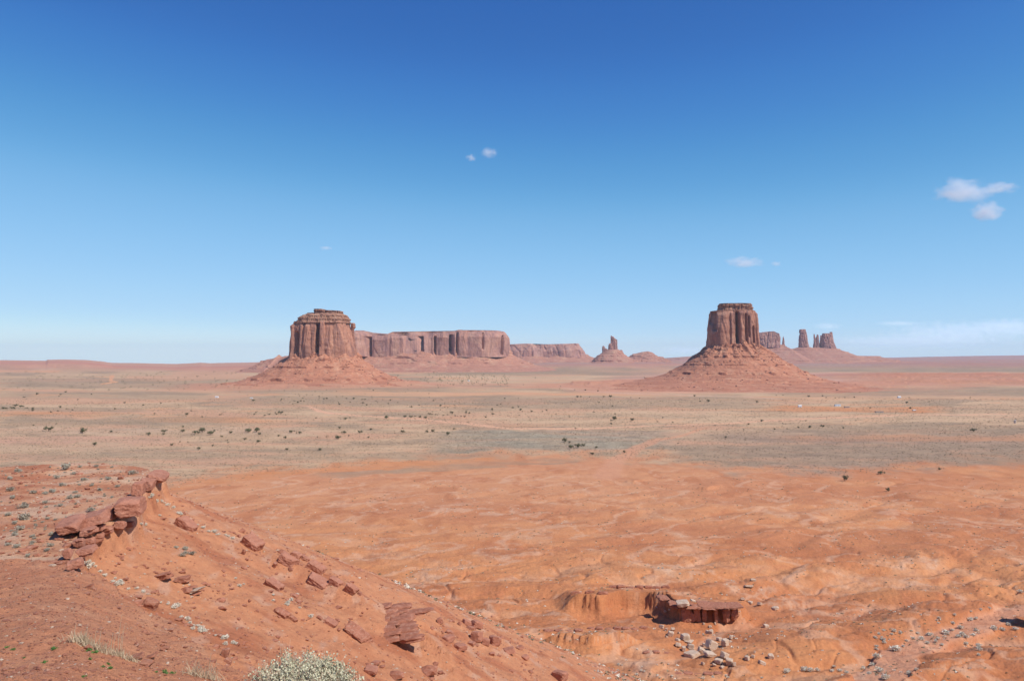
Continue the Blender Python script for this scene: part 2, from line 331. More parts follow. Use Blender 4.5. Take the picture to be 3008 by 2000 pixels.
# ------------------------------------------------------------------ ground
def build_ground():
    th_in = np.linspace(-37.5, 37.5, 1150)
    th_l = -37.5 - np.cumsum(np.linspace(.2, 5, 56)); th_l = th_l[th_l > -180][::-1]
    th = np.radians(np.concatenate([th_l, th_in, -th_l[::-1]]))
    def lg(a, b, n): return np.exp(np.linspace(math.log(a), math.log(b), n, endpoint=False))
    R = np.concatenate([lg(1.5, 8, 60), lg(8, 36, 210), lg(36, 135, 330), lg(135, 330, 270), lg(330, 900, 230), lg(900, 3500, 120), lg(3500, 9000, 110), lg(9000, 24000, 34)])
    # the rows follow the depth axis inside the view so that ridges stay crisp
    T, RR = np.meshgrid(th, R)
    X = RR * np.sin(T); Y = RR * np.cos(T)
    sh = X.shape; x = X.ravel(); y = Y.ravel()
    z, wn, wm, wr, mnd, br, bench, face = H(x, y, True)
    V = np.stack([x, y, z], 1)
    nr, nc = sh
    idx = np.arange(nr * nc).reshape(sh)
    nxt = np.roll(idx, -1, 1)
    q = np.stack([idx[:-1], nxt[:-1], nxt[1:], idx[1:]], -1).reshape(-1, 4)
    # ---- base colour of the soil, as it lies on the land
    px, py = floor_px(x, y)
    r = np.hypot(x, y)
    sand = np.array([.59, .24, .098]); sand2 = np.array([.63, .315, .165]); red = np.array([.47, .165, .07]); scrub = np.array([.49, .31, .18]); scrub2 = np.array([.33, .225, .14])
    tan = np.array([.60, .385, .225]); pale = np.array([.66, .43, .29]); purple = np.array([.42, .20, .15]); green = np.array([.25, .22, .15])
    def L(a, b, t): return a + (b - a) * t[:, None]
    n1 = fbm2(x / 140, y / 90, 4, 201); n2 = fbm2(x / 30, y / 30, 4, 202); n3 = fbm2(x / 7, y / 7, 3, 203)
    col = np.tile(sand, (len(x), 1))
    col = L(col, red, .65 * sst(-.1, .5, n1 + .35 * sst(-.1, .5, x / np.maximum(y, 1))))
    col = L(col, sand2, .6 * sst(.1, .6, n2 * .7 + n1 * -.4)); col = L(col, np.array([.59, .28, .145]), .6 * sst(360, 740, r) * (1 - .6 * sst(.1, .5, x / np.maximum(y, 1))))
    dark = fbm2(x / 22, y / 60, 3, 204); col = L(col, red * .9, .45 * sst(.15, .6, dark) * (r > 150))
    col = L(col, pale, .32 * sst(.42, .75, n3 * .5 + n2 * .6) * (1 - sst(600, 900, r)))
    col = L(col, pale, .5 * sst(.5, 1., -mnd / 6.) * (1 - sst(600, 900, r)))
    bs_ = pn2(z / 1.1 + 1.5 * n2, x / 90 + y / 120, 205); bm = (r > 150) * (1 - sst(560, 800, r)) * sst(-.05, .35, fbm2(x / 55, y / 55, 3, 206))
    col = L(col, pale * .95, .38 * sst(.30, .55, bs_) * bm); col = L(col, red * .85, .55 * sst(.30, .55, -bs_) * bm)
    wf = wash(x, y); col = L(col, np.array([.62, .30, .175]), .75 * wf)
    dr = np.abs(pn2((x + 14 * n2) / 70, (y + 20 * n2) / 55, 207)); dr2 = np.abs(pn2((x + 9 * n2) / 26, (y + 12 * n2) / 24, 208))
    dm = (r > 180) * (1 - sst(760, 900, r)); col = L(col, np.array([.66, .38, .235]), .5 * (1 - sst(.02, .08, dr)) * dm); col = L(col, np.array([.46, .165, .08]), .35 * (1 - sst(.02, .07, dr2)) * dm)
    # plain: scrub everywhere beyond the sand lanes
    wob = 9 * fbm2(px / 160, py / 18, 4, 211) ; wy = py + wob * np.clip((py - 1080) / 250, .12, 1)
    lo = np.interp(px, [-500, 0, 300, 480, 620, 900, 1300, 1500, 1650, 1800, 1850, 1950, 2150, 2400, 2560, 2700, 3008, 3500],
                   [1480, 1480, 1460, 1428, 1400, 1372, 1345, 1334, 1336, 1345, 1345, 1352, 1372, 1392, 1385, 1368, 1350, 1330])
    plain = 1 - sst(-32, 26, wy - lo + 28 * fbm2(x / 34, y / 60, 4, 215) + 9 * fbm2(x / 7, y / 14, 2, 216))
    strn = fbm2(px / 210, py / 9, 4, 212)
    pc = np.tile(scrub, (len(x), 1)); pc = L(pc, tan, .65 * sst(-.15, .55, strn)); pc = L(pc, scrub2, .7 * sst(.0, .5, fbm2(px / 260, py / 14, 3, 213)))
    pc = L(pc, sand2, .7 * sst(.33, .6, fbm2(px / 300, py / 8, 4, 214)) * (1 - sst(1230, 1300, py)))
    rgt = sst(1850, 2300, px); pc = L(pc, np.array([.31, .20, .14]), .65 * rgt * sst(1250, 1290, py))
    pc = L(pc, np.array([.56, .30, .175]), .75 * sst(.0, .45, fbm2(px / 420 + 7, py / 16, 4, 218) - .25 * rgt)); col = L(col, pc, plain)
    def band(c, x0, x1, y0, y1, s=1., soft=3., xs=80.):
        nonlocal col
        ya = np.interp(px, [p[0] for p in y0], [p[1] for p in y0]) if isinstance(y0, list) else y0
        yb = np.interp(px, [p[0] for p in y1], [p[1] for p in y1]) if isinstance(y1, list) else y1
        so = np.where(wy < 1130, soft * .45, soft)
        m = sst(-so, so, wy - ya) * (1 - sst(-so, so, wy - yb)) * sst(x0 - xs, x0 + xs, px) * (1 - sst(x1 - xs, x1 + xs, px)) * s
        m = m * (.75 + .25 * np.clip(strn * 2, -1, 1)) 
        col = L(col, c, m)
    S, O, T_ = scrub2, sand, tan
    band(S, 2300, 3600, 1066, 1093); band(np.array([.54, .27, .19]), 1800, 3600, 1094, 1134, .75); band(np.array([.44, .19, .13]), 2000, 3600, 1100, 1106, .6, 2); band(np.array([.60, .36, .26]), 2300, 3600, 1113, 1118, .5, 2); band(S, 2260, 3600, 1139, 1160, .9)
    band(sand2, 2200, 3600, 1165, 1176, .5); band(O, 2250, 2760, 1194, 1211, .9, 2, 60); band(tan, 2050, 3600, 1212, 1240, .6)
    band(S, 2350, 3600, 1247, 1275, .8); band(O, 2300, 3500, 1279, 1296, .45); band(S, 2000, 3600, 1305, 1362, .75)
    band(S, 1250, 1900, 1083, 1102, .95); band(tan, 1300, 1750, 1104, 1128, .6); band(S, 700, 1300, 1141, 1153, .8); band(S, 700, 1500, 1164, 1190, .75)
    band(sand2, 1000, 1900, 1153, 1163, .7, 2); band(np.array([.60, .29, .18]), 1700, 2300, 1120, 1155, .8); band(S, 1400, 2250, 1168, 1200, .55)
    band(tan, 1400, 2200, 1205, 1245, .55); band(np.array([.27, .25, .18]), 1300, 1950, 1264, 1325, .75)
    band(S, 0, 700, 1112, 1140, .7); band(S, 0, 600, 1150, 1172, .5); band(tan, 100, 450, 1188, 1196, .8, 1.5); band(S, 0, 400, 1198, 1208, .7, 2)
    band(O, 0, 350, 1212, 1222, .6); band(O, 450, 760, 1226, 1240, .8, 3); band(S, 0, 700, 1226, 1252, .6); band(sand2, 700, 870, 1232, 1246, .8)
    band(np.array([.54, .35, .22]), -400, 900, 1256, 1276, .7); band(np.array([.56, .30, .19]), -400, 500, 1281, 1300, .85); band(np.array([.52, .33, .2]), -400, 420, 1303, 1325, .7)
    band(S, 0, 1500, 1330, 1350, .5)
    band(S, 950, 1700, [(950, 1390), (1300, 1362), (1700, 1346)], [(950, 1408), (1300, 1382), (1700, 1354)], .7)
    band(O, 500, 1500, [(500, 1420), (900, 1372), (1400, 1343)], [(500, 1440), (900, 1392), (1400, 1362)], .8)
    def lane(pts, c, s=1.):
        nonlocal col
        m = (r > 500)
        d, wv, _, _ = polyseg(px[m], (py[m] + .25 * wob[m]) * 4, [(p[0], p[1] * 4) for p in pts], [p[2] * 4 for p in pts])
        f = (1 - sst(.6, 1.15, d / wv)) * s; mm = np.zeros(len(x)); mm[m] = f; col = L(col, c, mm)
    lane([(905, 1192, 1.2), (935, 1205, 3), (960, 1212, 2.6), (1060, 1221, 2.1), (1240, 1229, 2.1), (1330, 1240, 3.5), (1390, 1247, 4), (1480, 1257, 2.6), (1700, 1260, 2.2), (1900, 1252, 2), (2150, 1243, 1.9), (2350, 1229, 1.9), (2700, 1218, 1.8), (3100, 1214, 1.7)], np.array([.68, .37, .22]))
    lane([(2080, 1256, 1), (2040, 1265, 2.5), (1990, 1283, 2.5), (1930, 1292, 5), (1880, 1310, 6), (1850, 1332, 7), (1810, 1350, 8), (1780, 1400, 12)], np.array([.62, .29, .16]), .7)
    lane([(1640, 1135, 2), (1700, 1146, 1.2), (1840, 1155, 1), (2100, 1163, 1), (2300, 1172, 1)], np.array([.60, .36, .24]), .9)
    lane([(330, 1105, 2), (325, 1118, 1.5), (340, 1123, 2), (300, 1128, 1.2)], sand2)
    # ridge face on the left, benches
    rs = np.clip(face, 0, 1) * (r > 4500); col = L(col, np.array([.47, .20, .145]), rs * .95)
    col = L(col, np.array([.52, .30, .19]), sst(.9, 1.0, face) * .6)
    bs = bench * sst(5900, 6500, r); col = L(col, purple, .85 * bs); col = L(col, np.array([.36, .25, .19]), .6 * bs * sst(.1, .5, fbm2(x / 2500, y / 900, 3, 220)))
    col = L(col, red, br * .5)
    # close ground
    col = L(col, np.array([.60, .255, .13]), wr * .85)
    col = L(col, np.array([.63, .32, .18]), wm * .7)
    pm = fbm2(x / 11, y / 5, 3, 231); col = L(col, np.array([.66, .42, .27]), wm * .75 * sst(.12, .5, pm)); col = L(col, np.array([.46, .17, .085]), wm * .7 * sst(.2, .5, -pm))
    col = L(col, np.array([.62, .36, .24]), wr * .55 * sst(.25, .7, fbm2(x / 2.2, y / 5, 4, 232)))
    col = L(col, np.array([.47, .165, .08]), wr * .8 * sst(.1, .6, fbm2(x / 9, y / 7, 4, 233)))
    col = L(col, np.array([.64, .265, .14]), wn * .9)
    col = L(col, np.array([.68, .31, .17]), wn * .7 * sst(0, .6, fbm2(x / 2.5, y / 1.6, 4, 234)))
    for (bp, bq, bY, rx, ry) in ((2130, 1132, 2950, 900, 520), (950, 1135, 3020, 640, 460)):
        q_ = P(bp, bq, bY); d = np.hypot((x - q_[0]) / rx, (y - q_[1]) / ry) + .25 * fbm2(x / 200, y / 110, 4, 72); col = L(col, np.array([.52, .235, .14]), .8 * (1 - sst(.55, 1.15, d)))
    # material
    m = NB('desert soil'); v = m.pos()
    c = m.attr()
    fine = m.noise(v, .9, 8, .72); mid = m.noise(v, .06, 6, .62)
    c = m.mix(.55, c, m.ramp(fine, [(.3, .36), (.7, .68)]), 'OVERLAY')
    c = m.mix(.30, c, m.ramp(mid, [(.3, .38), (.7, .62)]), 'OVERLAY')
    grit = m.vor(v, 2.2); gm = m.ramp(grit, [(.05, 1.), (.16, 0.)])
    cd = m.n.new('ShaderNodeVectorMath'); cd.operation = 'LENGTH'; m.l(v, cd.inputs[0])
    # desert scrub speckle, only on scrub-coloured ground
    am = m.attr('scrub')
    v2 = m.mapv(v, (1, 1, .2))
    sp = m.vor(v2, .22); spn = m.noise(v2, .12, 5, .75); sp3 = m.noise(v2, .035, 5, .72)
    smk = m.math('MULTIPLY', m.ramp(m.math('ADD', sp, m.math('MULTIPLY', spn, .5)), [(.50, 1.), (.72, 0.)]), am)
    c = m.mix(m.math('MULTIPLY', smk, .5), c, (.18, .14, .09))
    c = m.mix(m.math('MULTIPLY', am, .8), c, m.ramp(sp3, [(.36, .30), (.64, .70)]), 'OVERLAY')
    c = m.mix(m.math('MULTIPLY', m.ramp(m.noise(v2, .3, 4, .8), [(.56, 0.), (.66, .8)]), am), c, (.58, .40, .24))
    c = m.mix(m.math('MULTIPLY', gm, .30), c, (.62, .42, .30))
    n = m.bump(m.noise(v, .35, 9, .72), 1.3, .75); n = m.bump(m.vor(m.mapv(v, (1, 1, 1)), .55, 'DISTANCE_TO_EDGE'), .12, .35, n); n = m.bump(m.noise(v, 2.2, 8, .75), .2, .65, n); n = m.bump(m.noise(v, 13, 5, .7), .03, .7, n)
    mat = m.done(c, n)
    o = mesh_np('ground', V, q, mat, col=col)
    sc = np.clip(1 - np.abs((col[:, 0] / np.maximum(col[:, 2], .01)) - 1.6) / 1.4, 0, 1) * plain
    at = o.data.attributes.new('scrub', 'FLOAT', 'POINT'); at.data.foreach_set('value', sc.astype(np.float32))
    setp(o, kind='structure')
    return o
build_ground()

# ------------------------------------------------------------------ rock bodies (buttes, mesas, towers)
def rock_mat(name, base, dark, light, scale=1., streak=.6, band=.5, bands=(.5, .8), steep=False):
    m = NB(name); v = m.pos()
    st = m.noise(m.mapv(v, (.05 / scale, .05 / scale, .006 / scale)), 1, 6, .65, .4)
    bl = m.noise(m.mapv(v, (.02 / scale, .02 / scale, .012 / scale)), 1, 6, .62)
    ly = m.noise(m.mapv(v, (.003 / scale, .003 / scale, .11 / scale)), 1, 4, .6)
    c = m.mix(m.ramp(st, [(.40, 0.), (.62, streak)]), base, dark)
    c = m.mix(m.ramp(bl, [(.50, 0.), (.68, .75)]), c, light)
    c = m.mix(m.ramp(ly, [(bands[0], 0.), (bands[1], band)]), c, dark)
    f = m.noise(v, .12 / scale, 8, .7)
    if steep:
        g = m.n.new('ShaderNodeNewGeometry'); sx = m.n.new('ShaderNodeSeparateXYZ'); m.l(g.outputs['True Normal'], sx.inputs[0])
        c = m.mix(m.ramp(sx.outputs[2], [(.38, .8), (.62, 0.)]), c, dark)  # steep faces take the dark strata colour, which also paints in undercut shade
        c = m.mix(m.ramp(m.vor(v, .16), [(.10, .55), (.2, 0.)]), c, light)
    c = m.mix(.5, c, m.ramp(f, [(.3, .33), (.7, .66)]), 'OVERLAY')
    n = m.bump(m.noise(m.mapv(v, (1, 1, .35)), .045 / scale, 8, .65), 9 * scale, .8)
    n = m.bump(m.noise(v, .25 / scale, 6, .7), 1.6 * scale, .6, n)
    return m.done(c, n)
M_CLIFF = rock_mat('red sandstone cliff', (.455, .215, .14), (.22, .115, .095), (.60, .32, .205), 1., .8)
M_CAP = rock_mat('pale banded cap rock', (.44, .235, .15), (.24, .115, .08), (.54, .33, .22), .5, .5, .75, (.42, .6))
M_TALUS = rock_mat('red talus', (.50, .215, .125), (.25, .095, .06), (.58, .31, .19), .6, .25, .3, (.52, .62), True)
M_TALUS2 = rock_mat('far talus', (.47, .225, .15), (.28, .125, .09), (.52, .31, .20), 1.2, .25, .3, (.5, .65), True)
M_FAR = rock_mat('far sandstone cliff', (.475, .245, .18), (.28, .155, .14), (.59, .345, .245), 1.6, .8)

def superell(n, N, front_bias=True):
    t = np.linspace(0, 2 * np.pi, 8000, endpoint=False)
    c, s = np.cos(t), np.sin(t)
    return np.sign(c) * np.abs(c) ** (2 / n), np.sign(s) * np.abs(s) ** (2 / n)
def body(name, Y, prof, top=None, depth=.6, n=3., N=420, NZ=110, mat=None, parent=None, crack=0., cw=30., blocks=0., rough=0., seed=1,
         terr=None, ridge=False, topround=.0, depth_m=None, ledge=0., back=0., zbot=None, bulges=(), fan=0.):
    """A rock body whose left and right edges are given at heights (py, left px, right px, top to bottom) for the distance Y.
    top: skyline [(px, py)...]; depth: plan depth / plan width; crack: crevice depth in m; terr: list of (z, height) ledges."""
    prof = sorted(prof)
    pys = np.array([p[0] for p in prof]); zs = P(1504, pys, Y)[2]; XL = P(np.array([p[1] for p in prof]), 1000, Y)[0]; XR = P(np.array([p[2] for p in prof]), 1000, Y)[0]
    ztop, zb = zs[0], zs[-1]
    if zbot is not None: zb = zbot
    t = np.linspace(0, 1, NZ)
    zr = zb + (ztop - zb) * t
    xl = np.interp(zr, zs[::-1], XL[::-1]); xr = np.interp(zr, zs[::-1], XR[::-1])
    cx = (xl + xr) / 2; hw = (xr - xl) / 2
    w0 = hw[-1] if not ridge else hw.max()
    hd0 = depth_m / 2 if depth_m else w0 * depth
    hd = hd0 + (hw - hw[-1]) * (1.0 if not ridge else .0)
    if ridge: hd = hd0 * (1 - t) ** .9 + 6
    hd = np.maximum(hd, 2)
    ec, es = superell(n, N)
    seg = np.hypot(np.diff(np.append(ec, ec[0])) * max(w0, 1), np.diff(np.append(es, es[0])) * hd0); al = np.concatenate([[0], np.cumsum(seg)])
    wgt = np.interp(np.linspace(0, al[-1], N, endpoint=False), al, np.arange(len(al)))
    k = wgt.astype(int) % len(ec); ec, es = ec[k], es[k]
    X = cx[:, None] + hw[:, None] * ec[None]; Yc = Y + back + hd0 * .0
    Yv = Yc + hd[:, None] * es[None]
    if top is not None:
        tx = P(np.array([p[0] for p in top], float), 1000, Y)[0]; tz = P(1504, np.array([p[1] for p in top], float), Y)[2]
        zt = np.interp(X, tx, tz)
    else: zt = np.full(X.shape, ztop)
    Z = zb + (zt - zb) * t[:, None]
    if fan: Z = Z + fan * np.clip(fbm2(np.arctan2(es, ec)[None] * 3.2 + seed, 0 * Z, 3, seed + 61) + .1, -.5, .8) * sst(.55, 1, t)[:, None]
    # outward plan normal
    nx = ec[None] / np.maximum(hw[:, None], 1); ny = es[None] / np.maximum(hd[:, None], 1); nl = np.hypot(nx, ny) + 1e-9; nx, ny = nx / nl, ny / nl
    d = np.zeros(X.shape)
    fz = sst(0, .04, t)[:, None] * (1 - .6 * sst(.97, 1, t)[:, None])
    if crack:
        q = pn3(X / cw, Yv / cw, Z / (cw * 7), seed); q2 = pn3(X / (cw * .37), Yv / (cw * .37), Z / (cw * 2.6), seed + 5)
        var = .45 + .9 * np.clip(pn3(X / (cw * 2), Yv / (cw * 2), Z / (cw * 2.5), seed + 9) + .4, 0, 1)
        d -= crack * var * (1 - sst(0, .16, np.abs(q))) + crack * .38 * (1 - sst(0, .2, np.abs(q2)))
        d += crack * .8 * pn3(X / (cw * 2.3), Yv / (cw * 2.3), Z / (cw * 9), seed + 2)
    if blocks:
        b = np.floor(3 * pn3(X / (cw * .7), Yv / (cw * .7), Z / (cw * 1.5), seed + 21)) / 3
        b2 = np.floor(4 * pn3(X / (cw * .3), Yv / (cw * .3), Z / (cw * .8), seed + 23)) / 4
        d += blocks * b + blocks * .5 * b2
    if ledge:
        d += ledge * (np.floor(5 * pn3(X / 220, Yv / 220, Z / 11, seed + 31)) / 5)
    if rough: d += rough * fbm3(X / (cw * .8), Yv / (cw * .8), Z / (cw * .5), 4, seed + 41)
    for (bpx, wpx, amt, z0f, z1f) in bulges:        # buttresses (+) and alcoves (-) on the near face
        bx = P(bpx, 1000, Y)[0]; bw = wpx / F * Y
        g = np.exp(-np.abs((X - bx - 0.25 * bw * pn3(Z / 60, X * 0, X * 0, seed + 55)) / bw) ** 4) * (es[None] < 0) * sst(z0f - .06, z0f + .03, t)[:, None] * (1 - sst(z1f - .03, z1f + .05, t)[:, None])
        d += amt * g
    d *= fz
    X = X + nx * d; Yv = Yv + ny * d
    if terr:
        for (zl, hgt, sd) in terr:                   # a cliff band: ground between zl-hgt and zl is squeezed to the ledge
            msk = .9 * sst(.0, .2, pn2(np.arctan2(ny, nx) * 5 + sd, Z * 0 + sd, int(sd * 10)) + .02 + .25 * pn2(np.arctan2(ny, nx) * 23 + sd, Z * 0 + sd, 3))
            W_ = hgt * 2.6; zz0 = zl - W_ + .35 * hgt * pn2(np.arctan2(ny, nx) * 9, Z * 0, int(sd * 7))
            u = np.clip((Z - zz0) / W_, 0, 1)
            un = np.where(u < .45, u * .25 / .45, np.where(u < .5, .25 + (u - .45) * .6 / .05, .85 + (u - .5) * .3))
            Z = np.where((Z > zz0) & (Z < zz0 + W_), zz0 + W_ * (u + (un - u) * msk), Z)
    # top surface: rings shrinking to the long axis
    rings_x, rings_y, rings_z = [X], [Yv], [Z]
    x1, y1, z1 = X[-1], Yv[-1], Z[-1]
    for s in (.96, .85, .6, .3, .04):
        xs = cx[-1] + (x1 - cx[-1]) * (s if not ridge else 1); ys = Yc + (y1 - Yc) * s
        zz = (np.interp(xs, tx, tz) if top is not None else np.full(xs.shape, ztop)) + topround * (1 - s ** 2) + .5 * np.sin(xs / 17 + ys / 23)
        rings_x.append(xs[None]); rings_y.append(ys[None]); rings_z.append(zz[None])
    X = np.concatenate(rings_x); Yv = np.concatenate(rings_y); Z = np.concatenate(rings_z)
    nr = X.shape[0]; idx = np.arange(nr * N).reshape(nr, N); nxt = np.roll(idx, -1, 1)
    q = np.stack([idx[:-1], nxt[:-1], nxt[1:], idx[1:]], -1).reshape(-1, 4)
    V = np.stack([X.ravel(), Yv.ravel(), Z.ravel()], 1)
    base = np.array([cx[0], Yc, 0]) if parent is None else np.array(parent.location)
    o = mesh_np(name, V - base, q, mat, parent, smooth=True)
    if parent is None: o.location = base
    try: o.data.shade_auto_smooth
    except Exception: pass
    return o
def root(name, px, Y, label, cat, group=None):
    q = P(px, 1100, Y); o = empty(name, (q[0], Y, 0)); setp(o, label, cat, group); return o

def talus_boulders(par, tal, n, lo_s, hi_s, seed, mat):
    rs = np.random.RandomState(seed); me = tal.data; co = np.empty(len(me.vertices) * 3, np.float32); me.vertices.foreach_get('co', co); co = co.reshape(-1, 3); co = co[co[:, 1] < co[:, 1].mean()]
    c = co[rs.randint(0, len(co), n)]; keep = pn2(c[:, 0] / 60, c[:, 2] / 40, seed) > rs.uniform(-.5, .3, n); c = c[keep]; n = len(c)
    import bmesh
    bm = bmesh.new(); bmesh.ops.create_icosphere(bm, subdivisions=1, radius=1); V0 = np.array([v.co[:] for v in bm.verts]); F0 = np.array([[v.index for v in f.verts] for f in bm.faces]); bm.free()
    sz = lo_s * (hi_s / lo_s) ** (rs.uniform(0, 1, n) ** 1.8)
    V = V0[None] * rs.uniform(.6, 1.3, (n, len(V0), 1)) * np.array([1, 1, .8]) * (sz / 2)[:, None, None] + c[:, None]
    o = mesh_np('talus_boulders', V.reshape(-1, 3), (F0[None] + (np.arange(n) * len(V0))[:, None, None]).reshape(-1, 3), mat, par, smooth=False); o['kind'] = 'stuff'
# left butte
Y1 = 3050.
b = root('sandstone_butte', 950, Y1, 'broad round-shouldered red sandstone butte with a stepped cap and a side knob', 'butte', 'buttes and mesas on the valley floor')
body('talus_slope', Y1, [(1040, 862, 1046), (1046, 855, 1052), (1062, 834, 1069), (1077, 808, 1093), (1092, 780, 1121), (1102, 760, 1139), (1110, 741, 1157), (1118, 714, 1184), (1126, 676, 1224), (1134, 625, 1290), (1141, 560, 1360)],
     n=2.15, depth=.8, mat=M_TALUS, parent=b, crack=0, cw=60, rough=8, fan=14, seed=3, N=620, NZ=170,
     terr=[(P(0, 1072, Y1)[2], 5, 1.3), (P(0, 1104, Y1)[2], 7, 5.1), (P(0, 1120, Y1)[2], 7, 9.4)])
body('cliff', Y1, [(945, 868, 1027), (960, 862, 1029), (985, 859, 1035), (1005, 858, 1042), (1025, 857, 1048), (1056, 855, 1053)], n=2.6, depth=.8, mat=M_CLIFF, parent=b, crack=6, cw=80, blocks=4, rough=3, seed=7, N=900, NZ=150,
     bulges=[(887, 6, -36, .1, .7), (951, 5, -26, .15, .95), (960, 9, 12, .1, .97), (872, 5, 10, .0, .9), (912, 13, 8, 0, .9)], topround=3)
body('cap_ledges', Y1, [(920, 902, 1006), (929, 885, 1019), (932, 880, 1024), (938, 876, 1026), (947, 868, 1029), (950, 868, 1029)], n=2.5, depth=.78, mat=M_CAP, parent=b, crack=3, cw=22, blocks=5, rough=4, ledge=9, seed=17, N=500, NZ=60, topround=2)
body('cap_rock', Y1, [(908, 920, 1004), (912, 919, 1006), (919, 921, 1004), (923, 917, 1008)], top=[(918, 909), (930, 908), (951, 908.5), (954, 912), (1000, 913.5), (1006, 914.5)], n=3, depth=.6, mat=M_CAP, parent=b, crack=5, cw=18, blocks=5, rough=2, seed=19, N=400, NZ=40)
body('pinnacle', Y1, [(949, 1032, 1041), (952, 1029, 1044), (962, 1030, 1044.5), (967, 1030, 1041), (990, 1030, 1041), (1020, 1030, 1046)], n=2.4, depth=.9, mat=M_CLIFF, parent=b, crack=2, cw=12, rough=2, seed=23, N=120, NZ=60)

talus_boulders(b, [o for o in b.children if o.name.startswith('talus_slope')][0], 900, 2., 9., 5, M_CLIFF)
# right butte
Y2 = 2950.
b = root('sandstone_butte', 2150, Y2, 'tall square red sandstone butte with dark clefts on a steep cone of talus', 'butte', 'buttes and mesas on the valley floor')
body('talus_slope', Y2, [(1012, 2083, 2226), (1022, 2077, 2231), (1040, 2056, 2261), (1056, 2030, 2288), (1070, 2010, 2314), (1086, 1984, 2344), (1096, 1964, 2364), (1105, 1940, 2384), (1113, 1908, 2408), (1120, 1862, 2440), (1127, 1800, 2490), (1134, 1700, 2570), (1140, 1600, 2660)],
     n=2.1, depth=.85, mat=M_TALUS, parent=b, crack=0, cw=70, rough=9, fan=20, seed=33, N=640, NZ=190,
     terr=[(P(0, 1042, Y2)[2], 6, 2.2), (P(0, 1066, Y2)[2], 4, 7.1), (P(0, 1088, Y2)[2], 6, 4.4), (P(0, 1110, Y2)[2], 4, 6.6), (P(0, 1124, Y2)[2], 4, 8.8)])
body('cliff', Y2, [(914, 2089, 2217), (922, 2086, 2221), (950, 2084, 2225), (964, 2080, 2226), (993, 2078, 2228), (1018, 2076, 2230), (1036, 2074, 2232)], n=3.2, depth=.62, mat=M_CLIFF, parent=b, crack=5, cw=85, blocks=4, rough=3, seed=37, N=900, NZ=150,
     bulges=[(2089, 5, -18, .55, .97), (2137, 3.5, 6, .2, .95), (2154, 5, -36, .25, .95), (2164, 4, 6, .1, .95), (2179, 3.2, -30, .05, .9), (2188, 2.5, -20, .4, .85), (2202, 3.2, -30, .05, .6), (2214, 4, 7, .1, .95), (2112, 15, 5, .15, .9)], topround=2)
body('cap_rock', Y2, [(892, 2114, 2204), (896, 2111, 2208), (899, 2109, 2209), (905, 2112, 2209), (913, 2110, 2211), (917, 2108, 2213)], n=3.4, depth=.6, mat=M_CAP, parent=b, crack=5, cw=18, blocks=5, rough=3, ledge=7, seed=41, N=500, NZ=60)

talus_boulders(b, [o for o in b.children if o.name.startswith('talus_slope')][0], 1500, 2., 10., 6, M_CLIFF)
# long mesa behind the left butte
Y3 = 6000.
b = root('sandstone_mesa', 1270, Y3, 'long flat-topped mesa stretching right from behind the left butte', 'mesa', 'buttes and mesas on the valley floor')
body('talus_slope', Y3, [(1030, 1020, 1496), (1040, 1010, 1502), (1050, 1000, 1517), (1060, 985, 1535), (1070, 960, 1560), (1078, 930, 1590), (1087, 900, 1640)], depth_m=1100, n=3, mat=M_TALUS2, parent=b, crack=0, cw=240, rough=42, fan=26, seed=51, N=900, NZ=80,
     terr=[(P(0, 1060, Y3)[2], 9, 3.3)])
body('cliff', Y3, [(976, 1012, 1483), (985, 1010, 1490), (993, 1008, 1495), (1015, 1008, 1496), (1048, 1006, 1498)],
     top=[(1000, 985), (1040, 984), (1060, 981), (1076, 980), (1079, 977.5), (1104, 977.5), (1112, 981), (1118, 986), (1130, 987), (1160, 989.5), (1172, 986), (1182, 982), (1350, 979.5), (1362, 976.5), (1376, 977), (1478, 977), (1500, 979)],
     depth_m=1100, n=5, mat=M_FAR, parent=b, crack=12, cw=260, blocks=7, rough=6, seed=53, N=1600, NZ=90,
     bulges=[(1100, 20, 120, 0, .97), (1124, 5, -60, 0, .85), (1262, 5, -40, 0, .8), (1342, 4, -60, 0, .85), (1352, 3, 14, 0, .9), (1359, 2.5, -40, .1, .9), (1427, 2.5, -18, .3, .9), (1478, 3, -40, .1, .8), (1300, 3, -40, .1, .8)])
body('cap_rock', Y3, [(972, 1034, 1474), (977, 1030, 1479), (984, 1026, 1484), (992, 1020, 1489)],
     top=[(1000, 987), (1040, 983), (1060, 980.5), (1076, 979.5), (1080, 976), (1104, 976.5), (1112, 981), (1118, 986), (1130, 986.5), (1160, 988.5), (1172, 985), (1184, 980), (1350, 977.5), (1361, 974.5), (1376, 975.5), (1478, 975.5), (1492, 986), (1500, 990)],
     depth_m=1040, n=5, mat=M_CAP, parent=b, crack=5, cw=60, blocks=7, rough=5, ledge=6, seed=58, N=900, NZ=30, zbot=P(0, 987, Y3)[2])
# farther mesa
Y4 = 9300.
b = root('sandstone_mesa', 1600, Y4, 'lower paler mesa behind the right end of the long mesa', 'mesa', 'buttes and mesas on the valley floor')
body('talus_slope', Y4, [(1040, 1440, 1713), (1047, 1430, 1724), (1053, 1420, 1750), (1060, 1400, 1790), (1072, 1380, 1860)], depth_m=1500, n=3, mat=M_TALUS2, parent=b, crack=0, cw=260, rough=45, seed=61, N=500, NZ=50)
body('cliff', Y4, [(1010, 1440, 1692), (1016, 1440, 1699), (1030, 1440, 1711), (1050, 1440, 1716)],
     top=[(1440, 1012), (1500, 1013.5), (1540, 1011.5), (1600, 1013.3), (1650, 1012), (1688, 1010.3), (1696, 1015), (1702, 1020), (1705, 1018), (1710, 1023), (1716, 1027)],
     depth_m=1500, n=5, mat=M_FAR, parent=b, crack=26, cw=210, blocks=12, rough=8, seed=63, N=900, NZ=60)
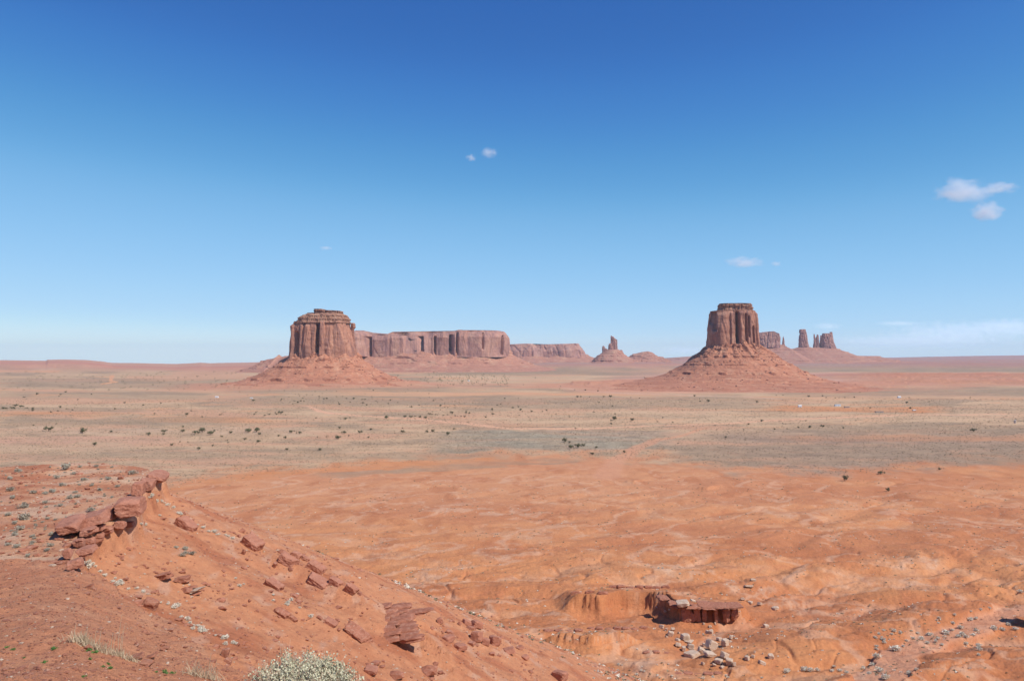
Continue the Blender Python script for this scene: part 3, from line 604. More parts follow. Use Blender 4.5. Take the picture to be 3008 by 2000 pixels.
# castle-like spires
Y5 = 8000.
b = root('rock_castle', 1800, Y5, 'jagged castle-like rock spire with a small side pinnacle on a red mound between the mesas', 'rock spire', 'buttes and mesas on the valley floor')
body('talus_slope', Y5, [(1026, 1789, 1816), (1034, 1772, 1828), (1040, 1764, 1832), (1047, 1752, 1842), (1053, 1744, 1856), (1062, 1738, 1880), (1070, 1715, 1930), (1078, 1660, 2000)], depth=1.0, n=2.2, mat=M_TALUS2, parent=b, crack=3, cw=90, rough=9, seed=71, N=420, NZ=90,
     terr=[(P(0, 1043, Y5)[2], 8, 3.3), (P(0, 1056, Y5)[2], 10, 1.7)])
body('main_spire', Y5, [(986, 1794.3, 1797), (988, 1794.2, 1802), (995, 1794.2, 1809), (998, 1794, 1813), (1008, 1793, 1813.5), (1011, 1788.5, 1813.5), (1032, 1786.5, 1815)],
     top=[(1786, 1009), (1790, 1009), (1793.6, 1008), (1794.2, 986), (1797, 986), (1797.8, 989), (1802, 988.5), (1807, 994), (1809, 997.5), (1813, 997), (1815, 998)], depth_m=70, n=3, mat=M_FAR, parent=b, crack=7, cw=26, blocks=4, rough=3, seed=73, N=300, NZ=70) if False else None
for (nm, pr, sd) in (('spire', [(986, 1794.3, 1797.4), (990, 1794.3, 1798), (1032, 1793.6, 1800)], 1), ('spire', [(988.5, 1797, 1803), (994, 1797, 1805), (1032, 1797, 1808)], 2),
                     ('spire', [(994, 1802, 1808), (997, 1802, 1809.5), (1032, 1802, 1812)], 3), ('spire', [(997, 1807, 1813), (1010, 1807, 1813.6), (1032, 1807, 1815)], 4),
                     ('spire', [(1008, 1790.5, 1796), (1012, 1787.5, 1799), (1034, 1786.6, 1802)], 5), ('spire', [(1016, 1769.5, 1774), (1020, 1768.3, 1776.5), (1042, 1769, 1778)], 6),
                     ('spire', [(1023, 1776, 1780), (1026, 1774, 1785), (1040, 1772, 1786)], 7), ('bench', [(1028, 1812, 1828), (1034, 1812, 1829.5), (1042, 1810, 1832)], 8)):
    body(nm, Y5, pr, n=3, depth=1.1, mat=M_FAR, parent=b, crack=4, cw=22, blocks=3, rough=2, seed=80 + sd, N=140, NZ=50)
# low mound
Y6 = 8600.
b = root('low_mesa', 1900, Y6, 'low dome-shaped red mesa without cliffs, just right of the castle-like spires', 'mesa', 'buttes and mesas on the valley floor')
body('slope', Y6, [(1031, 1838, 1956), (1066, 1820, 1990)], top=[(1825, 1056), (1846, 1048), (1855, 1042.5), (1859, 1039.5), (1867, 1038.5), (1885, 1034), (1903, 1031.5), (1916, 1035), (1925, 1042), (1932, 1046.5), (1947, 1048), (1953, 1053), (1985, 1056)],
     ridge=True, depth_m=600, n=2.4, mat=M_TALUS2, parent=b, crack=10, cw=80, rough=5, seed=91, N=500, NZ=60, terr=[(P(0, 1043, Y6)[2], 7, 2.2), (P(0, 1050, Y6)[2], 6, .7)])
# stepped ridge behind the left butte
Y7 = 5400.
b = root('stepped_ridge', 815, Y7, 'stepped red ridge with a small knob, showing left of the left butte', 'ridge', 'buttes and mesas on the valley floor')
body('slope', Y7, [(1041, 752, 960), (1086, 690, 1000)], top=[(600, 1082), (690, 1079), (752, 1070), (757, 1068), (763, 1064), (766, 1061), (780, 1058), (783, 1056), (803, 1053), (812, 1049), (818, 1046), (819.5, 1041.5), (821, 1042), (824, 1046), (832, 1048), (835, 1046), (857, 1043.5), (900, 1043), (960, 1046)],
     ridge=True, depth_m=900, zbot=-25, n=2.6, mat=M_TALUS2, parent=b, crack=10, cw=90, rough=5, seed=95, N=560, NZ=70, terr=[(P(0, 1058, Y7)[2], 6, 2.2), (P(0, 1066, Y7)[2], 6, .7)])
# group on the right: one ridge carries five towers
Y8 = 8600.
b = root('red_ridge', 2400, Y8, 'long terraced red ridge right of the near butte that carries the far towers', 'ridge')
body('slope', Y8, [(1010, 2200, 2610), (1072, 2150, 2700)], top=[(2200, 1016), (2280, 1014), (2294, 1013), (2300, 1011.5), (2306, 1016), (2315, 1021), (2323, 1026), (2330, 1024), (2345, 1020), (2375, 1018), (2385, 1021), (2407, 1020), (2453, 1022), (2466, 1027), (2480, 1031.5), (2496, 1038), (2510, 1044.5), (2550, 1046), (2570, 1046), (2585, 1047.5), (2602, 1051.5), (2640, 1056), (2700, 1060)],
     ridge=True, depth_m=1700, zbot=0, n=2.6, mat=M_TALUS2, parent=b, crack=3, cw=110, rough=10, seed=101, N=900, NZ=90, terr=[(P(0, 1024, Y8)[2], 10, 2.2), (P(0, 1033, Y8)[2], 7, .7), (P(0, 1045, Y8)[2], 8, 1.9), (P(0, 1056, Y8)[2], 9, 4.9), (P(0, 1062, Y8)[2], 7, 8.9)])
GB = 'rock towers on the far right ridge'
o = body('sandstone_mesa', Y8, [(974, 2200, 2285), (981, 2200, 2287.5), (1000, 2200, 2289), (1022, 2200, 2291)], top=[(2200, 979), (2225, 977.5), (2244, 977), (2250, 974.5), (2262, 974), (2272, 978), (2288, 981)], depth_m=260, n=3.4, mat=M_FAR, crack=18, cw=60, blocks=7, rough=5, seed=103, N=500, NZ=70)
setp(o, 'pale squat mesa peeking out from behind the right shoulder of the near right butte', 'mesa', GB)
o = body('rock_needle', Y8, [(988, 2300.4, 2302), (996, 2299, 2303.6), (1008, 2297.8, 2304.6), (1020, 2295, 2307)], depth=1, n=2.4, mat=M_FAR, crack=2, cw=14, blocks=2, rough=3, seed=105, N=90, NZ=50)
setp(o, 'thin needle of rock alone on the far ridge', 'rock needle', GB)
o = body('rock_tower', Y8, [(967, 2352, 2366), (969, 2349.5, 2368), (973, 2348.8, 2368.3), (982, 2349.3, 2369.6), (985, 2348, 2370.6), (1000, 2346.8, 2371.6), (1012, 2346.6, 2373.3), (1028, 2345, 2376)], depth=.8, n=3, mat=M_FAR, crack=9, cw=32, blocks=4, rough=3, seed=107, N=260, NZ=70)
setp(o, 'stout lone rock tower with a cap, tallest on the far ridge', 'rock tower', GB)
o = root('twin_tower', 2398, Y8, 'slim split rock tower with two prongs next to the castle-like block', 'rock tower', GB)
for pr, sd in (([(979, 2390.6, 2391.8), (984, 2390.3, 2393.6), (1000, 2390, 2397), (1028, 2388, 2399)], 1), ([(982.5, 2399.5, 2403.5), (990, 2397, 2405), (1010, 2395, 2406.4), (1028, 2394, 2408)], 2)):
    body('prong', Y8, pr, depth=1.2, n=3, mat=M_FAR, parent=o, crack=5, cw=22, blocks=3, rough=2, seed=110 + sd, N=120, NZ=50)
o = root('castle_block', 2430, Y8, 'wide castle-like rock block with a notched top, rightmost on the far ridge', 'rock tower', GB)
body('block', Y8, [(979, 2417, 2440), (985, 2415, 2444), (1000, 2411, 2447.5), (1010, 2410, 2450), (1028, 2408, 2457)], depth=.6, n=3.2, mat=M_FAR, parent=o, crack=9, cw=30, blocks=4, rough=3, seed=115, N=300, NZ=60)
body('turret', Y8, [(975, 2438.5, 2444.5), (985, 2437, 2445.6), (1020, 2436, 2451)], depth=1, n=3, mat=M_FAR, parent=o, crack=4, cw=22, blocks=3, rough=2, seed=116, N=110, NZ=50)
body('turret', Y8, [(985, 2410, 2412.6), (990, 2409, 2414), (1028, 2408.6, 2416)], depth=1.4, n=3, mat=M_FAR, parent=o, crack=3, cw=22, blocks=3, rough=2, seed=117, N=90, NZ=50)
# far plateau under the right skyline
o = body('hills', 20500., [(1041, 2350, 3700), (1056, 2300, 3750)], top=[(2350, 1054), (2560, 1052), (2600, 1050.5), (2720, 1048), (2850, 1045.5), (3008, 1043.5), (3300, 1041), (3900, 1040)], ridge=True, depth_m=3500, n=3, mat=M_TALUS2, crack=60, cw=900, rough=60, seed=121, N=500, NZ=30)
setp(o, kind='structure')
o = body('hills', 15000., [(1044, 1900, 2300), (1060, 1850, 2400)], top=[(1900, 1056), (1950, 1052), (2000, 1048.5), (2060, 1045), (2200, 1043), (2300, 1044)], ridge=True, depth_m=3000, n=3, mat=M_TALUS2, crack=60, cw=500, rough=30, seed=123, N=300, NZ=30)
setp(o, kind='structure')

# ------------------------------------------------------------------ placing things on the land
def Gn(px, py):
    px = np.asarray(px, float); py = np.asarray(py, float); a, e = ray(px, py)
    st = np.exp(np.linspace(math.log(3.0), math.log(9000), 1100))
    hit = np.full(px.shape, np.nan); lo = np.full(px.shape, 3.0)
    for k0 in range(0, len(px), 300):
        A = a[k0:k0 + 300, None]; E = e[k0:k0 + 300, None]
        X = A * st[None]; Yv = np.broadcast_to(st[None], X.shape)
        z = H(X.ravel(), Yv.ravel().copy()).reshape(X.shape); f = z > CAMZ + E * st[None]
        k = np.argmax(f, 1); ok = f.any(1)
        hit[k0:k0 + 300] = np.where(ok, st[k], np.nan); lo[k0:k0 + 300] = st[np.maximum(k - 1, 0)]
    hi = hit.copy(); m = ~np.isnan(hi); L, Hh, aa, ee = lo[m], hi[m], a[m], e[m]
    for _ in range(9):
        mid = (L + Hh) / 2; f = H(aa * mid, mid) > CAMZ + ee * mid
        Hh = np.where(f, mid, Hh); L = np.where(f, L, mid)
    hi[m] = Hh
    X = a * hi; Z = np.full(px.shape, np.nan); Z[m] = H(X[m], hi[m])
    return X, hi, Z
def slope(x, y, d=1.0):
    h = H(np.array([x - d, x + d, x, x]), np.array([y, y, y - d, y + d])); return (h[1] - h[0]) / (2 * d), (h[3] - h[2]) / (2 * d)

# icosphere
def ico(sub):
    import bmesh
    bm = bmesh.new(); bmesh.ops.create_icosphere(bm, subdivisions=sub, radius=1)
    V = np.array([v.co[:] for v in bm.verts]); Fq = np.array([[v.index for v in f.verts] for f in bm.faces]); bm.free(); return V, Fq
ICO = {k: ico(k) for k in (1, 2, 3, 4)}
def rock_shape(seed, size, sub=3, boxy=.85, rough=.05, layers=0):
    rs = np.random.RandomState(seed); V, Fq = ICO[sub]
    D = V / np.linalg.norm(V, axis=1)[:, None]
    N = []; d = []
    for ax in range(3):
        for sg in (-1, 1):
            n = np.zeros(3); n[ax] = sg; n += rs.normal(0, .10, 3); N.append(n / np.linalg.norm(n)); d.append(1 * boxy * rs.uniform(.9, 1.08))
    for _ in range(11):
        n = rs.normal(0, 1, 3); N.append(n / np.linalg.norm(n)); d.append(rs.uniform(.92, 1.2) if boxy > .7 else rs.uniform(.8, 1.0))
    N = np.array(N); d = np.array(d); dots = D @ N.T
    r = np.min(np.where(dots > 1e-3, d[None] / np.maximum(dots, 1e-3), 9), 1)
    r = np.minimum(r, 1.5)
    Pn = D * r[:, None]
    r2 = rough * (fbm3(Pn[:, 0] * 2.2 + seed, Pn[:, 1] * 2.2, Pn[:, 2] * 2.2, 3, seed % 50) + .5 * fbm3(Pn[:, 0] * 6, Pn[:, 1] * 6, Pn[:, 2] * 6 + seed, 2, seed % 40))
    Pn = Pn * (1 + r2[:, None])
    if layers:
        lz = np.floor(Pn[:, 2] * layers + .4 * pn2(Pn[:, 0] * 2, Pn[:, 1] * 2, seed % 30)); off = np.array([((int(q) * 7919 + seed * 31) % 100) / 100 for q in lz]) * .16
        Pn[:, :2] *= (1 - off)[:, None]
    return Pn * (np.array(size) / 2)[None], Fq
def rot(rz, rx=0, ry=0):
    cz, sz, cx, sx, cy, sy = math.cos(rz), math.sin(rz), math.cos(rx), math.sin(rx), math.cos(ry), math.sin(ry)
    return np.array([[cz, -sz, 0], [sz, cz, 0], [0, 0, 1]]) @ np.array([[cy, 0, sy], [0, 1, 0], [-sy, 0, cy]]) @ np.array([[1, 0, 0], [0, cx, -sx], [0, sx, cx]])
def stone_mat(name, base, dark, light, sc=1.0):
    m = NB(name); v = m.pos()
    a = m.noise(v, .8 / sc, 6, .65); b = m.noise(m.mapv(v, (.5, .5, 3)), 1.6 / sc, 5, .65)
    c = m.mix(m.ramp(a, [(.38, 0.), (.62, .8)]), base, dark); c = m.mix(m.ramp(b, [(.5, 0.), (.7, .6)]), c, light)
    f = m.noise(v, 7 / sc, 7, .72); c = m.mix(.5, c, m.ramp(f, [(.3, .35), (.7, .65)]), 'OVERLAY')
    n = m.bump(m.noise(v, 1.2 / sc, 8, .7), .35 * sc, .7); n = m.bump(m.noise(v, 9 / sc, 6, .7), .04 * sc, .7, n)
    return m.done(c, n)
S_RED = stone_mat('weathered red slab', (.47, .205, .13), (.35, .145, .09), (.55, .28, .19))
S_PALE = stone_mat('cream sandstone', (.62, .46, .33), (.50, .34, .23), (.70, .55, .42), 2)
S_LAYER = stone_mat('thin bedded red rock', (.43, .175, .105), (.28, .105, .06), (.56, .32, .22), .6)
S_NEAR = stone_mat('red shale', (.40, .17, .10), (.28, .11, .07), (.54, .34, .24), .3)

def put_rock(name, px, py, wpx, hpx, seed, mat, label, group, cat='rock', Y=None, tilt=0., depth=1.0, yaw=None, sub=3, boxy=.85, rough=.05, layers=0, sink=.0, hit=None):
    """a rock that fills about wpx x hpx pixels of the survey photograph, resting on the land"""
    if Y is None:
        q = hit if hit is not None else [float(v[0]) for v in Gn([px], [py + hpx * .42])]
        if any(math.isnan(v) for v in q): return None
        Y = q[1]; c = P(px, py, Y)
    else: c = P(px, py, Y)
    sx = wpx / F * Y * .95; sz = hpx / F * Y * .95; sy = max(sx, sz * .7) * depth
    R = rot(0 if yaw is None else yaw, 0, math.radians(tilt))
    V, Fq = rock_shape(seed, (sx, sy, sz), sub, boxy, rough, layers)
    V = V @ R.T; base = V[:, 2].min() * .7
    o = mesh_np(name, V - np.array([0, 0, base]), Fq, mat, smooth=False)
    o.location = (c[0], c[1] + sy * .25, c[2] + base - sink * sz)
    setp(o, label, cat, group); return o

# ---- overhanging rim blocks of the flat promontory
RB = 'blocks along the broken rim of the flat promontory'
rim = [ # px, py, w, h, Y, tilt, depth, label
 (447, 1406, 56, 27, 97, -14, 1.5, 'thick red slab jutting from the far tip of the promontory'),
 (424, 1424, 40, 28, 94.5, -12, 1.3, 'blocky red slab just behind the tip slab of the promontory'),
 (401, 1436, 31, 40, 92.5, -4, 1.2, 'upright grey-red block left of the tip slabs on the promontory'),
 (462, 1392, 26, 8, 100, 4, 2.0, 'thin flat slab lying at the far corner of the promontory top'),
 (364, 1494, 80, 60, 83.5, -3, 1.1, 'huge rounded overhanging block, largest on the promontory rim'),
 (316, 1508, 30, 42, 80, 6, 1.1, 'narrow grey-red block wedged left of the huge rounded block'),
 (264, 1531, 70, 42, 76.5, 14, 1.2, 'wide tilted slab overhanging the middle of the promontory rim'),
 (194, 1549, 66, 36, 73, 6, 1.4, 'low ledge slab at the left end of the overhanging rim'),
 (347, 1544, 34, 23, 84.6, 0, 1.0, 'square block in shade under the huge rounded block'),
 (377, 1541, 24, 16, 85.2, 0, 1.0, 'small block under the right end of the huge rounded block'),
 (311, 1558, 28, 24, 80.6, 6, 1.0, 'tan block below the narrow wedged block'),
 (286, 1553, 28, 20, 78.4, 8, 1.0, 'reddish block tucked under the wide tilted slab, right part'),
 (249, 1563, 52, 20, 76.8, 10, 1.0, 'flat lower slab right beneath the wide tilted slab'),
 (287, 1579, 26, 24, 78.0, 4, 1.0, 'loose square block two steps below the wide tilted slab'),
 (258, 1592, 32, 26, 76.0, 4, .9, 'block of the lowest row under the rim, in its middle'),
 (225, 1596, 34, 24, 74.0, 2, .9, 'block of the lowest row under the rim, at its left end'),
 (194, 1627, 24, 30, 69.0, 12, .9, 'split dark-edged rock where the rim meets the near hillside'),
 (242, 1622, 56, 24, 71.0, 8, 1.0, 'smooth sloping slab beneath the lowest row of rim blocks'),
 (215, 1658, 36, 28, 62.0, 18, 1.0, 'pointed lone boulder on the near end of the promontory slope')]
_gt = Gn([q[0] for q in rim], [q[1] - q[3] * .35 for q in rim])[1]; _gb = Gn([q[0] for q in rim], [q[1] + q[3] * .45 for q in rim])[1]
for i, (px, py, w_, h_, Y, tl, dp, lb) in enumerate(rim):
    w_ *= 1.12; h_ *= 1.08; Y = float(np.nanmin([_gt[i], _gb[i]])) - (.42 if w_ > 45 else .30) * w_ / F * Y; dp = dp * 1.5
    put_rock('rim_block', px, py, w_, h_, 100 + i, S_RED, lb, RB, 'rock', Y=Y, tilt=-tl if tl else 0, depth=dp, yaw=.25, sub=4, boxy=.8 if h_ > 45 else .9, rough=.05, layers=3 if h_ < 30 else 0)
# ---- slabs sliding down the ridge
RS = 'slabs on the ridge slope'
slabs = [
 (544, 1537, 74, 42, None, 32, 'long smooth slab high on the ridge with pale scrub at its foot', S_RED),
 (735, 1590, 74, 48, None, 26, 'big upright red block leaning on the ridge crest with a hollow in its top', S_RED),
 (842, 1642, 66, 38, None, 30, 'large tilted slab undercut by a black shadow on the ridge crest', S_RED),
 (868, 1626, 34, 22, None, 24, 'small block behind the undercut slab on the ridge crest', S_RED),
 (893, 1637, 34, 15, None, 30, 'narrow dark-edged slab on the crest just right of the undercut slab', S_RED),
 (925, 1664, 66, 32, None, 28, 'broad grey-red slab on the crest above the paired lower slab', S_RED),
 (931, 1707, 76, 32, None, 30, 'flat grey-red slab lying below the broad crest slab', S_RED),
 (985, 1707, 50, 28, None, 28, 'rounded cracked block left of the last crest block', S_RED),
 (1027, 1726, 46, 38, None, 34, 'last big striped block at the lower end of the crest', S_RED),
 (1056, 1741, 16, 13, None, 10, 'small stone touching the last big crest block', S_RED),
 (800, 1713, 66, 28, None, 34, 'split grey slab with a dark crack, alone on mid slope', S_RED),
 (824, 1800, 56, 20, None, 24, 'thin red ledge slab, left of a pair low on the slope', S_LAYER),
 (858, 1815, 34, 15, None, 26, 'thin red ledge slab, right of a pair low on the slope', S_LAYER),
 (937, 1813, 24, 12, None, 30, 'small dark slab at the upper end of the long low row', S_LAYER),
 (969, 1827, 48, 22, None, 30, 'grey-topped slab in the middle of the long low row', S_RED),
 (1043, 1860, 108, 26, None, 32, 'very long layered slab at the lower end of the low row', S_LAYER),
 (557, 1737, 66, 9, None, -14, 'pale cream plate of rock casting a black shadow in the gully', S_PALE),
 (553, 1725, 44, 6, None, -8, 'thin red plate just above the pale cream plate', S_LAYER),
 (530, 1700, 60, 20, None, -8, 'crumbling thin-bedded outcrop above the pale plate, right part', S_LAYER),
 (470, 1692, 70, 22, None, -12, 'crumbling thin-bedded outcrop above the pale plate, left part', S_LAYER),
 (700, 1572, 14, 11, None, 0, 'little stone on the skyline left of the big leaning block', S_RED),
 (714, 1618, 12, 24, None, 20, 'chipped stone under the left side of the big leaning block', S_LAYER),
 (805, 1655, 14, 30, None, 20, 'crumbly stone left of the undercut slab', S_LAYER),
 (715, 1667, 22, 8, None, 24, 'small dark slab in open soil below the leaning block', S_LAYER),
 (655, 1676, 16, 6, None, 30, 'tiny thin stone in open soil, upper middle of the slope', S_LAYER),
 (862, 1748, 34, 10, None, 10, 'broken flat stones beside grey scrub on mid slope, upper one', S_LAYER),
 (874, 1765, 26, 10, None, 24, 'broken flat stones beside grey scrub on mid slope, lower one', S_LAYER),
 (765, 1985, 44, 10, None, 24, 'curved red stone at the bottom edge left of the big grey bush', S_LAYER)]
hx, hy, hz_ = Gn([q[0] for q in slabs], [q[1] + q[3] * .42 for q in slabs])
for i, (px, py, w_, h_, Y, tl, lb, mt) in enumerate(slabs):
    if math.isnan(hx[i]): continue
    put_rock('fallen_slab', px, py, w_ * 1.12, h_ * 1.1, 200 + i, mt, lb, RS, 'rock', tilt=tl, depth=.75, yaw=-.2, sub=4 if w_ > 40 else 3, boxy=.74, rough=.11, layers=2 if mt is S_LAYER else 0, sink=.24, hit=(hx[i], hy[i], hz_[i]))
# ---- thin-bedded outcrop
o = empty('layered_outcrop'); q = [float(v[0]) for v in Gn([1150], [1895])]; o.location = q
setp(o, 'cracked wall of thin red beds sticking out of the slope right of the long slab', 'rock outcrop', RS)
k = 0; Y0 = q[1]
for row in range(8):
    py = 1786 + row * 13.5; half = [38, 48, 52, 54, 54, 50, 46, 36][row]; x = 1152 - half + (row * 37 % 11)
    gr = [float(v[0]) for v in Gn([1150], [py + 5])]
    while x < 1152 + half:
        w_ = 34 + (row * 53 + k * 29) % 44; k += 1; px = x + w_ / 2; x += w_ * .92
        Y = gr[1] - .35 + .3 * ((k * 31) % 7) / 7
        c = P(px, py, Y); V, Fq = rock_shape(1260 + k, (w_ / F * Y * 1.1, 2.0, (10 + (k * 17) % 5) / F * Y), 3, .98, .05, 3)
        ch = mesh_np('rock_bed', V @ rot(.1, 0, math.radians(-7)).T, Fq, S_LAYER, o, smooth=False); ch.location = (c[0] - q[0], c[1] + .7 - q[1], c[2] - q[2])
# ---- boulders below the ridge end
RC = 'red boulders strewn below the end of the ridge'
bl = [(1292, 1822, 22, 22, 'dark cube-like boulder, leftmost of the strewn group'), (1371, 1828, 30, 18, 'wedge-shaped boulder at the top of the strewn group'), (1398, 1833, 42, 28, 'large rounded boulder at the top right of the strewn group'),
 (1383, 1844, 30, 11, 'flat dark-edged boulder under the large rounded one'), (1399, 1868, 42, 38, 'biggest angular boulder in the middle of the strewn group'), (1427, 1884, 30, 24, 'boulder leaning on the right of the biggest angular one'),
 (1455, 1880, 38, 36, 'striped boulder with a black right-hand shadow, right of the biggest'), (1353, 1901, 44, 20, 'grey tilted slab-like boulder at the lower left of the group'), (1315, 1876, 44, 22, 'half-buried long boulder at the left of the group'),
 (1386, 1890, 30, 13, 'low boulder right under the biggest angular one'), (1445, 1920, 22, 10, 'small boulder at the lower middle of the group'), (1495, 1911, 44, 18, 'flat-topped boulder at the lower right of the group'),
 (1528, 1902, 26, 12, 'half-buried small boulder right of the flat-topped one'), (1543, 1930, 26, 16, 'pointed small boulder, rightmost of the group'), (1350, 1830, 12, 12, 'tiny pointed stone near the top of the group'),
 (1320, 1856, 24, 12, 'small stones-like boulder left of the biggest angular one'), (1404, 1920, 12, 9, 'tiny stone at the lower edge of the group'), (1484, 1842, 16, 9, 'small dark stone alone right above the striped boulder'),
 (1646, 1984, 58, 34, 'red boulder with a dark hollow at the bottom edge of the view'), (1103, 1947, 30, 12, 'small dark-edged rock right of the big grey bush'), (1088, 1970, 54, 26, 'low red rock with cracks beside the big grey bush')]
hx, hy, hz_ = Gn([q[0] for q in bl], [q[1] + q[3] * .42 for q in bl])
for i, (px, py, w_, h_, lb) in enumerate(bl):
    if not math.isnan(hx[i]): put_rock('boulder', px, py, w_, h_, 300 + i, S_RED, lb, RC, 'boulder', tilt=(i * 37 % 40) - 15, depth=.9, yaw=(i % 5) * .3, sub=3, boxy=.8, sink=.1, hit=(hx[i], hy[i], hz_[i]))
# ---- pale boulders under the scarp
RP = 'cream boulders fallen below the undercut scarp'
pb = [(1370,415,160,62),(1470,385,64,26),(1240,470,30,20),(1195,490,30,25),(1160,640,62,50),(1205,665,30,30),(1270,665,50,40),(1250,710,70,60),(1395,745,104,75),(1330,700,30,20),(1320,770,60,30),(1430,790,110,25),(1325,820,70,50),
 (1450,840,90,60),(1380,860,50,64),(1660,825,136,122),(1730,765,60,40),(1790,800,84,92),(1845,745,40,50),(1835,785,30,30),(1580,820,40,40),(1560,880,100,64),(1640,920,130,56),(1470,920,160,56),(1785,925,100,84),(1730,985,100,60),(1835,990,96,90),
 (1880,1010,40,50),(1680,1020,42,30),(1760,1040,50,25),(1570,1005,42,35),(1610,690,42,40),(1650,690,54,50),(1570,715,25,30),(1690,610,25,30),(1640,640,40,25),(1575,610,25,25),(1530,700,25,35),(2010,950,62,55),(2065,935,37,42),(2080,890,25,30),
 (2245,935,76,46),(2160,1000,84,36),(2195,635,64,36),(2285,460,84,32),(2135,415,64,36),(2040,400,64,28),(1960,370,52,32),(2025,245,116,26),(2070,180,62,28),(1210,740,40,20),(1990,850,18,18),(1915,845,18,22),(2160,905,20,24),(2305,755,24,30),(1230,1010,24,18),(1115,1020,26,22)]
names = {0: 'large flat cream boulder perched on the lip left of the ledge', 1: 'small cream slab beside the perched flat boulder', 15: 'largest cream boulder, diamond-shaped, in the centre of the pile', 17: 'rounded cream boulder right of the largest one', 8: 'squarish cream boulder at the upper left of the pile',
 23: 'broad low cream slab at the left foot of the pile', 24: 'upper part-block of the arch of cream boulders at the foot of the pile', 26: 'right-hand block of the arch of cream boulders at the foot', 25: 'left-hand block of the arch of cream boulders at the foot', 44: 'flat pale stone alone on the slope right of the ledge, rightmost',
 48: 'long flat pale stone on the slope above the ledge', 41: 'pale boulder with a black shadow, rightmost below the pile', 42: 'dark-sided pale boulder just below the rightmost one', 4: 'pale rounded boulder at the top left end of the pile', 38: 'upright pale boulder of the little trio right of the pile', 16: 'pale boulder on top of the largest one'}
PX = [1600 + q[0] / 3.37 for q in pb]; PY_ = [1650 + q[1] / 3.37 for q in pb]
hx, hy, hz_ = Gn(PX, [PY_[i] + pb[i][3] / 3.37 * .4 for i in range(len(pb))])
for i, q in enumerate(pb):
    if math.isnan(hx[i]): continue
    zone = 'left part of the pile' if q[0] < 1500 else ('middle of the pile' if q[0] < 1900 else 'open slope right of the pile')
    lb = names.get(i) or ('small cream boulder in the ' + zone + ' below the undercut ledge' if q[2] < 45 else 'medium cream boulder in the ' + zone + ' below the undercut ledge').replace('in the open', 'on the open')
    put_rock('pale_boulder', PX[i], PY_[i], q[2] / 3.37, q[3] / 3.37, 400 + i, S_PALE, lb, RP, 'boulder', tilt=(i * 29 % 44) - 10, depth=.95, yaw=(i % 7) * .25, sub=3, boxy=.78, sink=.05, hit=(hx[i], hy[i], hz_[i]), Y=300. if i == 0 else (301. if i == 1 else None))
# ---- the undercut ledge and its pillars
LX = lambda px: (px - 1504) / F * 305.
zt_ = max(float(H(np.array([LX(px)]), np.array([309.]))[0]) for px in (2020, 2060, 2100, 2150))
o = empty('undercut_ledge', (LX(2090), 304, zt_ - 4)); setp(o, 'undercut red ledge on stubby pillars with black hollows between them', 'rock ledge', 'low scarps in the badlands')
for nm, px, w_, dy, dp, z0, z1, sd in (('cap_slab', 2028, 56, 1.5, 8, -.45, .3, 1), ('cap_slab', 2068, 48, 1.0, 9, -.4, .35, 2), ('cap_slab', 2108, 50, 1.3, 8.5, -.45, .3, 3), ('cap_slab', 2148, 44, 1.8, 8, -.4, .25, 12), ('cap_slab', 1985, 36, 5, 8, -1.2, 0, 9), ('cap_slab', 1958, 30, 12, 8, -1, .1, 10),
                                      ('pillar', 2012, 30, .6, 4.5, -8.5, -.7, 4), ('pillar', 2040, 18, .9, 3.0, -6.5, -.7, 5), ('pillar', 2061, 14, .6, 3, -5.5, -.7, 11), ('pillar', 2093, 9, .4, 2.6, -6, -.7, 6), ('pillar', 2124, 20, .4, 4, -6, -.7, 7), ('pillar', 2149, 22, 1.2, 4, -5.4, -.6, 8)):
    W_ = w_ / F * 305; V, Fq = rock_shape(500 + sd, (W_ * 1.25, dp, (z1 - z0) * 1.15), 4, .90, .13, 4); V = V @ rot(.12 * math.sin(sd * 2.1), 0, .03 * math.sin(sd)).T
    ch = mesh_np(nm, V, Fq, S_LAYER, o, smooth=False); ch.location = (LX(px) - LX(2090), dy + dp / 2 - (6.5 if nm == 'cap_slab' else 3.6), (z0 + z1) / 2 + 4)
for k, (x0, x1, py, Y, hh, lb) in enumerate([(1692, 1770, 1740, 289, 15, 'broken red ledge with two dark notches left of the wide scarp'), (1800, 1955, 1724, 292, 13, 'thin dark rim of rock along the top of the wide scarp'),
        (1735, 1890, 1844, 232, 10, 'long thin ledge of red beds in front of the wide scarp'), (1612, 1700, 1850, 234, 9, 'thin ledge of red beds left of the long one'), (1900, 1955, 1912, 208, 6, 'short slanting ledge left of the cream boulders'), (1990, 2140, 1975, 190, 5, 'low crumbling ledge at the bottom edge below the cream boulders')]):
    o = empty('rock_ledge'); setp(o, lb, 'rock ledge', 'low scarps in the badlands'); n_ = max(3, int((x1 - x0) / 22)); q = [float(v[0]) for v in Gn([(x0 + x1) / 2], [py + 3])]; o.location = q
    xs = np.linspace(x0, x1, n_); g = Gn(xs, np.full(n_, py + 3.))
    for j in range(n_):
        w_ = (x1 - x0) / n_ * 1.25; yy = g[1][j]; c = np.array([g[0][j], yy, g[2][j] + .3 * math.sin(j * 2.3)])
        V, Fq = rock_shape(540 + k * 20 + j, (w_ / F * yy, 2.2, hh / F * yy * 1.2), 3, .93, .08, 3)
        ch = mesh_np('bed', V @ rot(.15 * math.sin(j * 1.7)).T, Fq, S_LAYER, o, smooth=False); ch.location = tuple(c - np.array(q))
